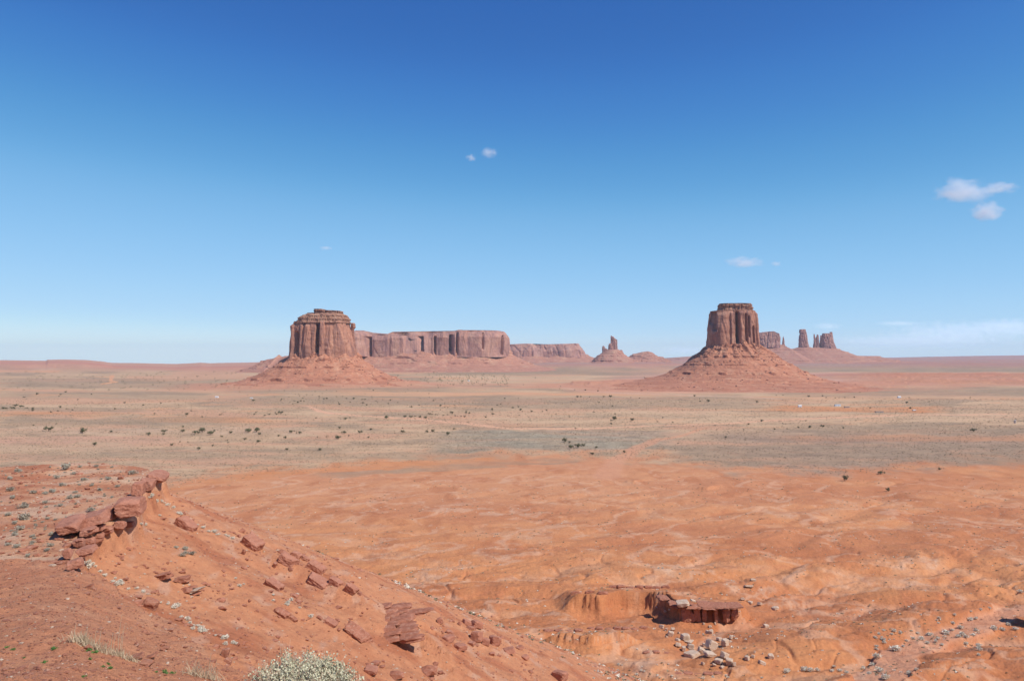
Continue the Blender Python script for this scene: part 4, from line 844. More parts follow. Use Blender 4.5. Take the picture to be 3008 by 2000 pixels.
# ---- unseen rock added past the right edge to cast a dark patch into view
c = Gn([3040], [1835]); V, Fq = rock_shape(700, (4.5, 8.5, 17), 4, .82, .06)
o = mesh_np('shadow_caster_rock', V, Fq, S_RED, smooth=False); o.location = (float(c[0][0]) + 1.2, float(c[1][0]), float(c[2][0]) + 6.); setp(o, 'unseen stubby rock added just past the right edge to throw a dark shadow', 'rock')
# ---- stones of the near hillside
RN = 'stones on the near hillside'
ns = [(439, 1772, 48, 34, 8, 'angular rust-brown rock on the crest of the near hillside'), (660, 1915, 26, 36, 10, 'rounded brown stone standing at the right edge of the near hillside'), (668, 1940, 30, 14, 20, 'flat brown stone under the rounded standing one'),
 (262, 1722, 26, 16, -20, 'pointed flat stone casting a black shadow, upper middle'), (276, 1730, 14, 10, 10, 'small dark stone under the pointed flat one'), (403, 1752, 30, 7, 5, 'thin plate left of the angular rust-brown rock'), (456, 1836, 16, 6, 0, 'small dark chip right of the middle of the hillside'),
 (500, 1850, 22, 9, -10, 'leaning chip near the right crest of the hillside'), (395, 1930, 50, 14, -14, 'cluster plate of shale right of the dry grass'), (440, 1928, 40, 9, -16, 'upper shale plate right of the dry grass'), (425, 1948, 40, 16, 14, 'brown flat stone with a black shadow below the shale plates'),
 (485, 1902, 24, 7, 6, 'flat pinkish stone in open soil right of the shale plates'), (230, 1872, 18, 12, 0, 'brown stone behind the dry grass'), (60, 1888, 14, 6, 0, 'pale little stone at the left of the hillside'), (15, 1822, 24, 5, 4, 'thin dark plate at the left edge'),
 (70, 1762, 20, 9, 4, 'small brown stone high on the left hillside'), (240, 1780, 20, 5, 0, 'thin stone in the middle of the hillside'), (150, 1660, 24, 7, 0, 'cream stone on the hillside crest at the left'), (590, 1828, 8, 8, 0, 'white pebble in the gully'), (400, 1890, 14, 16, -30, 'upright sliver of shale'),
 (640, 1865, 22, 9, 6, 'brown flat stone on the right crest, above the rounded one'), (365, 1700, 22, 8, -14, 'dark layered stone at the gully edge beyond the crest')]
hx, hy, hz_ = Gn([q[0] for q in ns], [q[1] + q[3] * .42 for q in ns])
for i, (px, py, w_, h_, tl, lb) in enumerate(ns):
    if not math.isnan(hx[i]): put_rock('stone', px, py, w_, h_, 600 + i, S_PALE if ('pale' in lb or 'cream' in lb or 'white' in lb) else S_NEAR, lb, RN, 'stone', tilt=tl, depth=.9, sub=3, boxy=.85, layers=2, sink=.15, hit=(hx[i], hy[i], hz_[i]))
# ---- gravel and rubble nobody could count
def many(name, X, Y, S, mat, seed, squash=.6, label=None, sub=1, lift=.1):
    rs = np.random.RandomState(seed); V0, F0 = ICO[sub]; n = len(X); Z = H(X, Y)
    V = np.repeat(V0[None], n, 0) * (1 + rs.uniform(-.35, .3, (n, len(V0), 1)))
    V[:, :, 2] *= squash * rs.uniform(.5, 1.2, (n, 1)); V[:, :, 0] *= rs.uniform(.7, 1.4, (n, 1))
    th = rs.uniform(0, 6.28, n); c, s_ = np.cos(th)[:, None], np.sin(th)[:, None]
    x = V[:, :, 0] * c - V[:, :, 1] * s_; y = V[:, :, 0] * s_ + V[:, :, 1] * c; z = V[:, :, 2]
    W = np.stack([x, y, z], -1) * (S / 2)[:, None, None] + np.stack([X, Y, Z + lift * S], -1)[:, None]
    Fq = (F0[None] + (np.arange(n) * len(V0))[:, None, None]).reshape(-1, 3)
    o = mesh_np(name, W.reshape(-1, 3), Fq, mat, smooth=False); setp(o, label, None, None, 'stuff'); return o
rs = np.random.RandomState(77)
def wedge(n, y0, y1, p=1.5, a0=-.70, a1=.70):
    y = y0 * (y1 / y0) ** rs.uniform(0, 1, n); a = rs.uniform(a0, a1, n); return a * y, y
X, Y = wedge(16000, 6, 34, a0=-.75, a1=-.12); S = np.exp(rs.normal(-3.5, .55, len(X))) * (Y / 16) ** .5
many('gravel', X, Y, S, S_NEAR, 1)
X, Y = wedge(1200, 6, 34, a0=-.75, a1=-.12); many('pebbles', X, Y, np.exp(rs.normal(-3.3, .4, len(X))) * (Y / 16) ** .5, S_PALE, 2)
X, Y = wedge(9000, 34, 150, a0=-.68, a1=.05); S = np.exp(rs.normal(-1.8, .65, len(X))); many('rubble', X, Y, S, S_LAYER, 3)
X, Y = wedge(9000, 135, 520, a0=-.45, a1=.70); k_ = fbm2(X / 30, Y / 24, 3, 78) > rs.uniform(-.1, .6, len(X)); X, Y = X[k_], Y[k_]; many('badland_stones', X, Y, np.exp(rs.normal(-.85, .4, len(X))), S_RED, 9, .6, None, 1, 0.)
X, Y = wedge(380, 45, 150, a0=-.62, a1=.05); k_ = pn2(X / 9, Y / 7, 77) > .05; X, Y = X[k_], Y[k_]; many('broken_rock', X, Y, np.exp(rs.normal(-.75, .4, len(X))), S_LAYER, 8, .45, None, 2, -.05)
X, Y = wedge(3800, 34, 200, a0=-.68, a1=.15); S = np.exp(rs.normal(-1.9, .4, len(X))); many('pale_rubble', X, Y, S, S_PALE, 4)

# ------------------------------------------------------------------ plants
def leaf_mat(name, c1, c2, sc=3.0):
    m = NB(name); v = m.pos(); a = m.noise(v, sc, 4, .7); c = m.mix(m.ramp(a, [(.35, 0.), (.65, 1.)]), c1, c2)
    m.b.inputs['Roughness'].default_value = .8; return m.done(c)
L_SAGE = leaf_mat('grey sage leaves', (.46, .41, .31), (.32, .29, .22))
L_PALE = leaf_mat('pale scrub leaves', (.80, .74, .60), (.66, .59, .46))
L_JUN = leaf_mat('juniper foliage', (.20, .19, .10), (.11, .11, .06))
L_BUSH = leaf_mat('saltbush leaves', (.70, .65, .45), (.46, .44, .28), 30)
L_TWIG = leaf_mat('dry twigs', (.80, .62, .45), (.58, .42, .28), 20)
L_STRAW = leaf_mat('straw', (.72, .56, .37), (.54, .40, .25), 20)
L_HERB = leaf_mat('green herb', (.14, .27, .07), (.08, .17, .05), 20)
L_DARK = leaf_mat('olive scrub', (.30, .27, .17), (.20, .185, .115))
L_DRAB = leaf_mat('drab plain scrub', (.40, .31, .20), (.28, .215, .14))
L_BARK = leaf_mat('bark', (.20, .13, .09), (.12, .08, .06), 10)
def tuft(seed, n, leaf, hz=.75, spread=1., up=.35):
    """a dome of n small leaf-sized faces, 1 m wide"""
    rs = np.random.RandomState(seed)
    lobes = rs.normal(0, .14, (6, 3)); lobes[:, 2] = np.abs(lobes[:, 2]) * .6 + .18
    c = lobes[rs.randint(0, 6, n)]; d = rs.normal(0, 1, (n, 3)); d /= np.linalg.norm(d, axis=1)[:, None]
    p = c + d * (.24 * rs.uniform(.3, 1, (n, 1)) ** .5); p[:, 2] = np.maximum(p[:, 2] * hz * 1.3, .02)
    t = rs.normal(0, 1, (n, 3)); t[:, 2] = np.abs(t[:, 2]) + up; t /= np.linalg.norm(t, axis=1)[:, None]
    u = np.cross(t, rs.normal(0, 1, (n, 3))); u /= np.linalg.norm(u, axis=1)[:, None] + 1e-9
    s = leaf * rs.uniform(.6, 1.4, (n, 1))
    V = np.stack([p - u * s * .5, p + u * s * .5, p + t * s * 1.7], 1).reshape(-1, 3)
    return V, np.arange(n * 3).reshape(-1, 3)
SAGE = []
for k in range(5):
    V, Fq = tuft(20 + k, 260, .075); o = mesh_np('sagebrush', V, Fq, L_SAGE if k < 3 else L_PALE, smooth=False); SAGE.append(o.data); bpy.data.objects.remove(o)
def copy_of(data, name, loc, sc, rz, label, cat, group):
    o = bpy.data.objects.new(name, data); COL.objects.link(o); o.location = loc; o.scale = (sc[0], sc[0], sc[1]) if isinstance(sc, tuple) else (sc, sc, sc); o.rotation_euler = (0, 0, rz); setp(o, label, cat, group); return o
rs = np.random.RandomState(9)
sg = []     # px, py, width px, pale?, zone
inm = lambda q: inside(np.array([q[0]]), np.array([q[1]]), MESA)[0]
big = [(310,590,130),(330,735,150),(250,885,120),(140,390,110),(165,495,90),(430,430,90),(660,410,100),(580,445,80),(580,565,80),(770,605,70),(1170,650,110),(720,245,80),(1070,265,90),(1170,350,60),(1395,255,80),(890,500,90),(990,480,90),(790,340,80),(840,100,150),(640,125,40),
 (1690,175,110),(1240,105,60),(1020,115,60),(1430,120,50),(220,155,90),(940,195,70),(1500,360,70),(1280,400,80),(190,820,90),(100,715,90),(410,990,80),(180,970,90),(650,965,90),(610,775,60),(650,1105,90),(600,1165,100),(100,1100,80),(210,1115,110),(355,1245,80),(420,1070,80),(30,180,30),(120,255,80),(960,435,70),(1430,505,50),(1340,490,50),(500,320,40),(1260,150,40)]
for x, y, w_ in big: sg.append((x / 4.356, 1340 + y / 4.356 + w_ / 9, w_ / 4.356, 0, 'flat top of the promontory'))
k = 0
while k < 105:
    x, y = rs.uniform(0, 420), 1372 + 250 * rs.uniform(0, 1) ** 1.3
    if x > 400 - (y - 1375) * 1.1 + 30: continue
    sg.append((x, y, rs.uniform(4, 11) * (.7 + (y - 1370) / 300), 0, 'flat top of the promontory')); k += 1
def line(pts, n, spread, w0, w1, pale, zone):
    for _ in range(n):
        i = rs.randint(0, len(pts) - 1); t = rs.uniform(); x = pts[i][0] * (1 - t) + pts[i + 1][0] * t; y = pts[i][1] * (1 - t) + pts[i + 1][1] * t
        sg.append((x + rs.normal(0, spread), y + abs(rs.normal(0, spread * .6)), rs.uniform(w0, w1), pale, zone))
line([(440, 1455), (500, 1487), (560, 1532), (640, 1566), (680, 1580)], 20, 5, 9, 20, 1, 'skyline of the ridge')
line([(400, 1525), (450, 1565), (480, 1480), (430, 1450)], 8, 12, 9, 18, 1, 'slope just below the promontory rim')
line([(225, 1640), (290, 1668), (330, 1700), (390, 1728), (480, 1760), (530, 1795), (560, 1830), (590, 1850), (660, 1875), (700, 1900)], 44, 9, 10, 26, 1, 'gully edge along the near hillside crest')
line([(440, 1610), (530, 1605), (560, 1620), (500, 1640)], 6, 12, 14, 26, 0, 'upper bare slope under the promontory')
line([(700, 1690), (740, 1730), (850, 1770), (780, 1690), (880, 1800), (980, 1790)], 12, 16, 8, 18, 1, 'middle of the slab-strewn slope')
for x, y, w_ in [(1045,1285,100),(870,1350,80),(830,1430,70),(885,1480,80),(950,1545,85),(1020,1110,45),(1085,1130,40),(1240,1130,40),(1355,1150,60),(1270,1185,60),(1340,1145,40),(1430,1180,40),(1410,1205,40),(1330,1220,45),(1465,1235,35),(1500,1130,80),(1560,1105,40),(1640,1085,55),(1785,1110,50),(1755,1150,50),(1945,1095,70),(2020,1100,55),(2070,1050,50),(2140,1095,60),(2185,750,50),
                 (930,1215,45),(935,1190,40),(910,1165,30),(860,1250,40),(865,1280,40),(1195,1180,40),(1140,1205,40),(1110,1250,35),(1000,1140,35),(1650,1145,60),(1690,1170,50),(1610,1160,50),(1800,1250,60),(1810,1285,60),(1800,1330,35),(1680,1225,50),(1730,1010,60),(1780,995,40),(1570,1040,40),(740,1450,50),(800,1500,50),(455,1475,45),(520,1475,50),(585,1490,40),(200,1470,70),(260,1475,70),(40,1485,70),(320,1475,50),(470,1435,35),(1160,1500,50),(1230,1465,40),(930,1105,40)]:
    sg.append((2300 + x / 3.136, 1500 + y / 3.136, w_ / 3.136, 1, 'banks of the dry wash at the lower right'))
line([(2560, 1880), (2600, 1850), (2700, 1835), (2800, 1800), (2900, 1780)], 16, 14, 6, 12, 1, 'banks of the dry wash at the lower right')
line([(1700, 1990), (1800, 1940), (1900, 1960), (2000, 1990), (2150, 1985), (2350, 1975)], 22, 16, 5, 12, 1, 'bottom edge under the cream boulders')
line([(1880, 1690), (1950, 1660), (2050, 1700), (2150, 1700)], 12, 14, 4, 8, 1, 'flat above the undercut ledge')
sg = sorted(sg, key=lambda q: -q[2])[:345]
hx, hy, hz_ = Gn([q[0] for q in sg], [q[1] for q in sg]); n_s = 0
for i, (px, py, w_, pale, zone) in enumerate(sg):
    if math.isnan(hx[i]) or n_s >= 298 or hy[i] > 700: continue
    sz = w_ / F * hy[i]; 
    if hy[i] > 180 and 'wash' not in zone and 'cream' not in zone and 'ledge' not in zone: continue
    kd = ('pale bushy scrub plant' if pale else 'grey-green sagebrush'); size = 'large ' if w_ > 22 else ('small ' if w_ < 10 else '')
    copy_of(SAGE[(i % 2 + 3) if pale else i % 3], 'sagebrush', (hx[i], hy[i], hz_[i] - .03 * sz), (sz * 1.25, sz * rs.uniform(.8, 1.1)), rs.uniform(0, 6.28), f'{size}{kd} on the {zone}' if 'gully' not in zone and 'banks' not in zone else f'{size}{kd} along the {zone}', 'shrub', 'desert shrubs on the ' + zone)
    n_s += 1
# the small scrub nobody could count: clumps over badlands and plain
def scrub(name, X, Y, S, mat, seed, nleaf=9):
    rs = np.random.RandomState(seed); n = len(X); Z = H(X, Y)
    t = rs.uniform(0, 6.28, (n, nleaf)); u = rs.uniform(0, 1, (n, nleaf)); rr = .45 * np.sqrt(u); base = np.stack([rr * np.cos(t), rr * np.sin(t), .35 * (1 - u) * rs.uniform(.5, 1, (n, nleaf))], -1)
    th = rs.uniform(0, 6.28, (n, nleaf)); uu = np.stack([np.cos(th), np.sin(th), 0 * th], -1); up = np.stack([.4 * rs.normal(0, 1, (n, nleaf)), .4 * rs.normal(0, 1, (n, nleaf)), .5 + 0 * th], -1)
    s = .30 * rs.uniform(.6, 1.3, (n, nleaf, 1)); V = np.stack([base - uu * s, base + uu * s, base + up * s * 1.6], 2)
    V = V * S[:, None, None, None] + np.stack([X, Y, Z], -1)[:, None, None]
    o = mesh_np(name, V.reshape(-1, 3), np.arange(n * nleaf * 3).reshape(-1, 3), mat, smooth=False); setp(o, None, None, None, 'stuff'); return o
X, Y = wedge(11000, 130, 760, a0=-.48, a1=.70)
keep = (fbm2(X / 45, Y / 30, 3, 301) + .25 * (X / Y) > rs.uniform(-.35, .55, len(X))); kp = keep & (rs.uniform(0, 1, len(X)) < .35); scrub('low_scrub', X[kp], Y[kp], rs.uniform(.35, 1.15, kp.sum()), L_PALE, 5)
kp = keep & ~kp; scrub('dark_scrub', X[kp], Y[kp], rs.uniform(.4, 1.0, kp.sum()) * (.7 + Y[kp] / 900), L_DARK, 6)
X, Y = wedge(60000, 640, 2100); px, py = floor_px(X, Y)
lo = np.interp(px, [-500, 0, 300, 480, 620, 900, 1300, 1500, 1650, 1800, 1850, 1950, 2150, 2400, 2560, 2700, 3008, 3500], [1480, 1480, 1460, 1428, 1400, 1385, 1350, 1334, 1336, 1345, 1345, 1352, 1372, 1392, 1385, 1368, 1350, 1330])
keep = (py < lo + rs.normal(0, 6, len(X))) & (fbm2(px / 210, py / 9, 3, 212) < rs.uniform(-.3, .8, len(X))) 
scrub('plain_scrub', X[keep], Y[keep], rs.uniform(.6, 1.5, keep.sum()) * (.6 + Y[keep] / 1600), L_DRAB, 7, 6)
# ---- junipers and desert shrubs on the plain
def crown_mesh(seed, n=420):
    rs = np.random.RandomState(seed); nl = 9; lob = rs.normal(0, .22, (nl, 3)); lob[:, 2] = .45 + rs.uniform(-.2, .25, nl); rad = rs.uniform(.16, .30, nl)
    k = rs.randint(0, nl, n); d = rs.normal(0, 1, (n, 3)); d /= np.linalg.norm(d, axis=1)[:, None]; p = lob[k] + d * (rad[k] * rs.uniform(.55, 1, n))[:, None]; p[:, 2] = np.maximum(p[:, 2], .08)
    t = rs.normal(0, 1, (n, 3)); t[:, 2] += .4; t /= np.linalg.norm(t, axis=1)[:, None]; u = np.cross(t, d); u /= np.linalg.norm(u, axis=1)[:, None] + 1e-9; s = .075 * rs.uniform(.6, 1.5, (n, 1))
    return np.stack([p - u * s * .6, p + u * s * .6, p + t * s * 1.5], 1).reshape(-1, 3), np.arange(n * 3).reshape(-1, 3)
def trunk_mesh(seed):
    rs = np.random.RandomState(seed); V = []; Fq = []
    def limb(p0, p1, r0, r1):
        b = len(V); d = np.array(p1) - np.array(p0); d /= np.linalg.norm(d); u = np.cross(d, [0.3, 1, .2]); u /= np.linalg.norm(u); v = np.cross(d, u)
        for p, r in ((p0, r0), (p1, r1)):
            for k in range(6): a = k * math.pi / 3; V.append(np.array(p) + r * (math.cos(a) * u + math.sin(a) * v))
        for k in range(6): Fq.append((b + k, b + (k + 1) % 6, b + 6 + (k + 1) % 6, b + 6 + k))
    limb((0, 0, -.05), (.02, .01, .25), .05, .035)
    for k in range(5): a = k * 1.25 + rs.uniform(0, .5); limb((.02, .01, .2 + .02 * k), (.28 * math.cos(a), .28 * math.sin(a), .48 + rs.uniform(-.1, .15)), .028, .01)
    return np.array(V), np.array(Fq)
CR = []; TR = []
for k in range(4):
    V, Fq = crown_mesh(60 + k); o = mesh_np('crown', V, Fq, L_JUN, smooth=False); CR.append(o.data); bpy.data.objects.remove(o)
    V, Fq = trunk_mesh(60 + k); o = mesh_np('trunk', V, Fq, L_BARK); TR.append(o.data); bpy.data.objects.remove(o)
TA = [(482,468,55),(816,490,55),(935,622,36),(1470,518,36),(1625,492,35),(1618,520,22),(1810,490,35),(1810,445,20),(1930,506,35),(1963,506,24),(2005,485,50),(2080,508,50),(2120,490,22),(2285,503,26),(1853,323,28),(1232,211,18),(1417,236,16),(1593,214,14),(600,253,22),(267,262,18),(205,246,25),(325,265,20),(327,285,22),(232,248,16),(120,263,24),(145,266,18),(35,265,26),(62,266,20),(155,238,30),(573,293,14),(505,304,14),(1140,270,18),(1530,319,14),(1893,290,14),(2000,350,14),(2190,327,14),(2175,330,12),(1700,627,24),(1780,598,14),(1862,597,14),(1970,662,28),(2105,633,20),(2250,583,12),(2257,605,14),(2197,545,18),(770,180,12),(330,434,16),(557,418,12),(240,157,16),(365,122,24),(905,128,12),(650,103,18),(600,130,14),(583,147,10),(1100,498,25),(424,271,12),(656,271,12),(717,282,12),(910,292,10)]
TB = [(95,553,52),(182,548,48),(210,585,26),(525,565,34),(553,556,14),(608,577,26),(578,577,14),(1005,527,24),(1047,570,36),(1205,568,32),(1095,603,16),(988,622,44),(785,617,14),(872,617,12),(467,622,28),(400,605,20),(200,657,34),(65,637,26),(482,737,28),(807,742,26),(1315,540,24),(1288,623,18),(1625,562,28),(1625,530,14),(1645,565,16),(1870,563,28),(1925,558,28),(2070,585,34),(2137,537,24),(2115,377,26),(2255,375,20),(2285,382,18),(2257,358,14),(1893,390,20),(1916,393,14),(1922,367,10),(1648,412,28),(1708,417,26),(1748,411,14),(1798,418,24),(1850,425,28),(2030,404,14),(2072,397,12),(2148,408,14),(2170,412,10),(2205,412,14),(2240,414,18),(1955,397,12),(1973,398,10),(2000,307,20),(2000,348,10),(1933,257,14),(1712,318,22),(1790,303,12),(1580,276,10),(1507,253,14),(1485,287,14),(1364,262,10),(1380,272,8),(1273,299,16),(1235,278,20),(1253,247,14),(1226,247,12),(1142,238,20),(1108,271,12),(1070,237,12),(1002,293,18),(993,277,12),(877,236,18),(848,241,16),(800,217,12),(800,235,8),(847,284,8),(650,265,12),(620,260,14),(587,274,18),(556,262,14),(541,291,10),(510,275,8),(605,211,10),(637,233,12),(652,217,8),(427,243,12),(420,257,12),(148,255,24),(418,377,34),(365,377,16),(376,391,18),(307,392,18),(262,405,14),(157,393,14),(173,376,12),(468,397,12),(1060,437,26),(768,427,14),(1105,426,12),(1370,437,10),(1463,425,34),(632,484,8),(683,476,10),(2185,272,8),(2138,303,10),(2045,322,12),(2075,325,10),(2145,328,8),(2320,281,8),(2352,335,10),(1337,155,12),(972,165,8),(832,188,8)]
TC = [(765,570,36),(805,587,16),(820,625,38),(880,618,40),(927,610,26),(1036,628,20),(1005,682,28),(1280,670,22),(1348,390,26),(1190,380,34),(1167,398,16),(1167,425,18),(1200,340,14),(1346,335,10),(1567,407,12),(1700,415,12),(1612,372,12),(2157,543,18),(1745,594,12),(2068,440,12),(2313,475,12),(2355,430,16),(1935,230,14),(1933,210,8),(1175,272,14),(1060,241,12),(1033,253,8),(1018,325,12),(605,309,14),(570,320,10),(475,318,18),(380,305,20),(362,278,12),(397,317,8),(313,285,18),(178,264,10),(208,257,10),(137,300,18),(137,311,10),(140,341,18),(80,368,16),(245,206,14),(362,206,8),(370,352,8),(462,397,8),(688,345,8),(800,349,6),(803,364,12),(875,191,20),(903,192,12),(980,194,10),(1102,192,14),(1160,188,22),(1410,203,10),(1337,198,10),(850,132,8),(942,134,12),(1050,142,12),(857,462,14),(2010,228,24),(1887,183,16)]
TD = [(822,1185,42),(1131,1130,40),(632,735,24),(520,741,24),(423,746,16),(220,758,16),(327,757,10),(108,686,24),(487,688,12),(810,747,14),(1925,770,32),(1353,532,18),(1385,580,18),(1545,523,12),(1898,490,10),(512,477,18),(632,476,12),(822,489,10),(773,491,8),(740,493,8),(905,487,12),(952,443,10),(68,525,18),(663,490,10),(293,470,8),(235,470,8),(925,591,8),(1195,1278,34),(1637,1101,22),(1375,489,10),(1040,578,12),(315,715,8)]
tr = [(x / 3.37, 1120 + y / 3.37, w_ / 3.37) for x, y, w_ in TA] + [(700 + x / 3.37, 1100 + y / 3.37, w_ / 3.37) for x, y, w_ in TB] + [(1400 + x / 2.949, 1100 + y / 2.949, w_ / 2.949) for x, y, w_ in TC] + [(2200 + x / 2.92, 1000 + y / 2.92, w_ / 2.92) for x, y, w_ in TD]
special = {(2481, 1405): 'round-crowned juniper with a bare trunk standing alone on orange sand', (2587, 1386): 'round juniper on orange sand, right of the taller lone one', (143, 1259): 'largest bushy juniper at the far left of the plain', (242, 1265): 'second large bushy juniper at the left of the plain', (277, 1305): 'lone round juniper in front of the two large left ones',
           (1643, 1312): 'left juniper of the row of three beside the wash', (1677, 1309): 'wide middle juniper of the row of three beside the wash', (1714, 1307): 'right juniper of the row of three beside the wash', (1659, 1293): 'juniper standing behind the row of three', (993, 1285): 'wide leaning juniper in the middle of the grey plain', (1134, 1226): 'purplish leafless shrub beside the sandy track', (2859, 1264): 'broad low dark shrub near the right edge'}
hx, hy, hz_ = Gn([q[0] for q in tr], [q[1] + q[2] * .42 for q in tr]); nt_ = 0
for i, (px, py, w_) in enumerate(tr):
    if math.isnan(hx[i]): continue
    sz = w_ / F * hy[i] * .95; lb = None
    for (a_, b_), l_ in special.items():
        if abs(px - a_) < 6 and abs(py - b_) < 6: lb = l_; special.pop((a_, b_)); break
    band = 'beyond the sandy track, towards the buttes' if py < 1205 else ('around the sandy track' if py < 1262 else 'in the near half of the plain')
    side = 'left' if px < 750 else ('middle left' if px < 1400 else ('middle right' if px < 2200 else 'right'))
    lb = lb or f'{"larger" if w_ > 8 else "small"} dark juniper, {side} of the view, {band}'
    o = empty('juniper', (hx[i], hy[i], hz_[i]), (i * 1.7) % 6.28); k = i % 4; tall = 1.15 if (abs(px - 2481) < 6 and py > 1390) else .85 + .2 * ((i * 13) % 7) / 7
    o.scale = (sz * 1.3, sz * 1.3, sz * tall * 1.25); setp(o, lb, 'shrub' if 'shrub' in lb else 'tree', 'junipers dotted over the valley plain')
    for nm, dd in (('crown', CR[k]), ('trunk', TR[k])):
        c = bpy.data.objects.new(nm, dd); COL.objects.link(c); c.parent = o
    nt_ += 1
# far dots of trees that read as one sprinkling
rs = np.random.RandomState(12)
zs_ = [(1290, 1500, 1104, 1136, 150, .55), (0, 700, 1096, 1150, 170, .5), (700, 1300, 1118, 1180, 60, .5), (1500, 2200, 1112, 1150, 30, .5), (1050, 1300, 1095, 1125, 40, .4)]
px = np.concatenate([rs.uniform(a, b, n) for a, b, c, d, n, s in zs_]); py = np.concatenate([rs.uniform(c, d, n) for a, b, c, d, n, s in zs_])
hx, hy, hz_ = Gn(px, py); ok = ~np.isnan(hx) & (hy < 7000); Xs, Ys = hx[ok], hy[ok]
n = len(Xs); V0, F0 = crown_mesh(66, 24); sc = rs.uniform(1.6, 3.4, n) * Ys / F * 1.5
V = V0[None] * sc[:, None, None] * np.array([1, 1, 1.1]) * 2.0 + np.stack([Xs, Ys, H(Xs, Ys)], -1)[:, None]
o = mesh_np('distant_trees', V.reshape(-1, 3), (F0[None] + (np.arange(n) * len(V0))[:, None, None]).reshape(-1, 3), L_JUN, smooth=False); setp(o, kind='stuff')

# ---- the big grey bush at the bottom
def tube(pts, r0, r1, V, Fq, k=4):
    b0 = len(V); pts = [np.array(p, float) for p in pts]
    for i, p in enumerate(pts):
        d = pts[min(i + 1, len(pts) - 1)] - pts[max(i - 1, 0)]; d /= np.linalg.norm(d) + 1e-9; u = np.cross(d, [.31, .9, .2]); u /= np.linalg.norm(u) + 1e-9; v = np.cross(d, u); r = r0 + (r1 - r0) * i / (len(pts) - 1)
        for j in range(k): a = 2 * math.pi * j / k; V.append(p + r * (math.cos(a) * u + math.sin(a) * v))
    for i in range(len(pts) - 1):
        for j in range(k): Fq.append((b0 + i * k + j, b0 + i * k + (j + 1) % k, b0 + (i + 1) * k + (j + 1) % k, b0 + (i + 1) * k + j))
def big_bush():
    rs = np.random.RandomState(4); Yb = 12.6; c0 = P(895, 1990, Yb); zb = float(H(np.array([c0[0]]), np.array([Yb]))[0])
    top = P(895, 1905, Yb)[2]; hgt = max(top - zb, .7) * .88; Wd = 340 / F * Yb
    o = empty('saltbush', (c0[0], Yb, zb)); setp(o, 'big spiky grey-green bush with bleached twigs at the bottom edge', 'bush')
    TV, TF = [], []; tips = []
    for k in range(150):
        a = rs.uniform(0, 6.28); rr = math.sqrt(rs.uniform(0, 1)); ex, ey = rr * math.cos(a) * Wd * .5, rr * math.sin(a) * .75
        env = hgt * (1 - .62 * rr ** 3) * (.78 + .3 * pn2(np.array([ex * 4]), np.array([ey * 4]), 8)[0]) * (1 - .22 * ex / Wd)
        p1 = np.array([ex, ey, env]); m1 = np.array([ex * .45, ey * .45, env * .42]) + rs.normal(0, .05, 3)
        tube([(ex * .12, ey * .12, 0), m1, (m1 + p1) / 2 + rs.normal(0, .04, 3), p1], .009, .0035, TV, TF); tips.append((m1, p1))
        if rs.uniform() < .8: e = p1 + np.array([rs.normal(0, .05), rs.normal(0, .04), rs.uniform(.05, .2)]); tube([p1, e], .0055, .0025, TV, TF)
    for k in range(520):
        m1, p1 = tips[rs.randint(len(tips))]; s = m1 + (p1 - m1) * rs.uniform(.1, 1); e = s + rs.normal(0, .09, 3) + np.array([0, 0, .07]); tube([s, (s + e) / 2 + rs.normal(0, .015, 3), e], .0035, .002, TV, TF, 3)
    tw = [f for f in TF if len(f) == 4]; mesh_np('twigs', np.array(TV), np.array(tw), L_TWIG, o)
    n = 19000; i = rs.randint(0, len(tips), n); t = rs.uniform(.05, 1.06, n)[:, None]; M = np.array([q[0] for q in tips]); E = np.array([q[1] for q in tips])
    p = M[i] + (E[i] - M[i]) * t + rs.normal(0, .055, (n, 3)); p[:, 2] = np.maximum(p[:, 2], .02)
    d = rs.normal(0, 1, (n, 3)); d[:, 2] = np.abs(d[:, 2]) * .8 + .2; d /= np.linalg.norm(d, axis=1)[:, None]; u = np.cross(d, rs.normal(0, 1, (n, 3))); u /= np.linalg.norm(u, axis=1)[:, None]
    l = rs.uniform(.02, .046, (n, 1)); wv = l * .42; V = np.stack([p, p + d * l * .5 + u * wv, p + d * l, p + d * l * .5 - u * wv], 1).reshape(-1, 3)
    mesh_np('leaves', V, np.arange(n * 4).reshape(-1, 4), L_BUSH, o, smooth=False)
big_bush()
# ---- dry grass tufts and green herbs
def grass(px, py, w_, h_, n, label, tall=()):
    hx, hy, hz_ = [float(v[0]) for v in Gn([px], [py])]; rs = np.random.RandomState(int(px)); o = empty('dry_grass', (hx, hy, hz_)); setp(o, label, 'dry grass', 'dry grass on the near hillside')
    V = []; Fq = []; W = w_ / F * hy; Hh = h_ / F * hy
    gx = (rs.normal(0, .2, n) + .22 * np.sign(rs.normal(0, 1, n))) * W; gy = rs.normal(0, .12, n) * W * .8; g = H(hx + gx, hy + gy) - hz_
    for k in range(n):
        l = Hh * rs.uniform(.35, 1) ** 1.2; a = rs.normal(0, .5); b = np.array([gx[k], gy[k], g[k]]); e = b + np.array([math.sin(a) * l, rs.normal(0, .2) * l, l * math.cos(a)]); m_ = (b + e) / 2 + np.array([-a * l * .12, 0, .04 * l]); tube([b, m_, e], .0055, .002, V, Fq, 3)
    mesh_np('blades', np.array(V), np.array(Fq), L_STRAW, o)
    if tall:
        V = []; Fq = []
        for tx, th in tall:
            x = (tx - px) / F * hy; l = th / F * hy; b = np.array([x, 0, float(H(np.array([hx + x]), np.array([hy]))[0]) - hz_]); tube([b, b + [l * .03, 0, l * .5], b + [l * .09, .01, l]], .007, .003, V, Fq, 3)
        mesh_np('stalks', np.array(V), np.array(Fq), L_STRAW, o)
grass(262, 1900, 100, 38, 260, 'left, wider tuft of bleached dry grass on the near hillside', ((217, 55), (252, 62), (276, 58), (290, 72)))
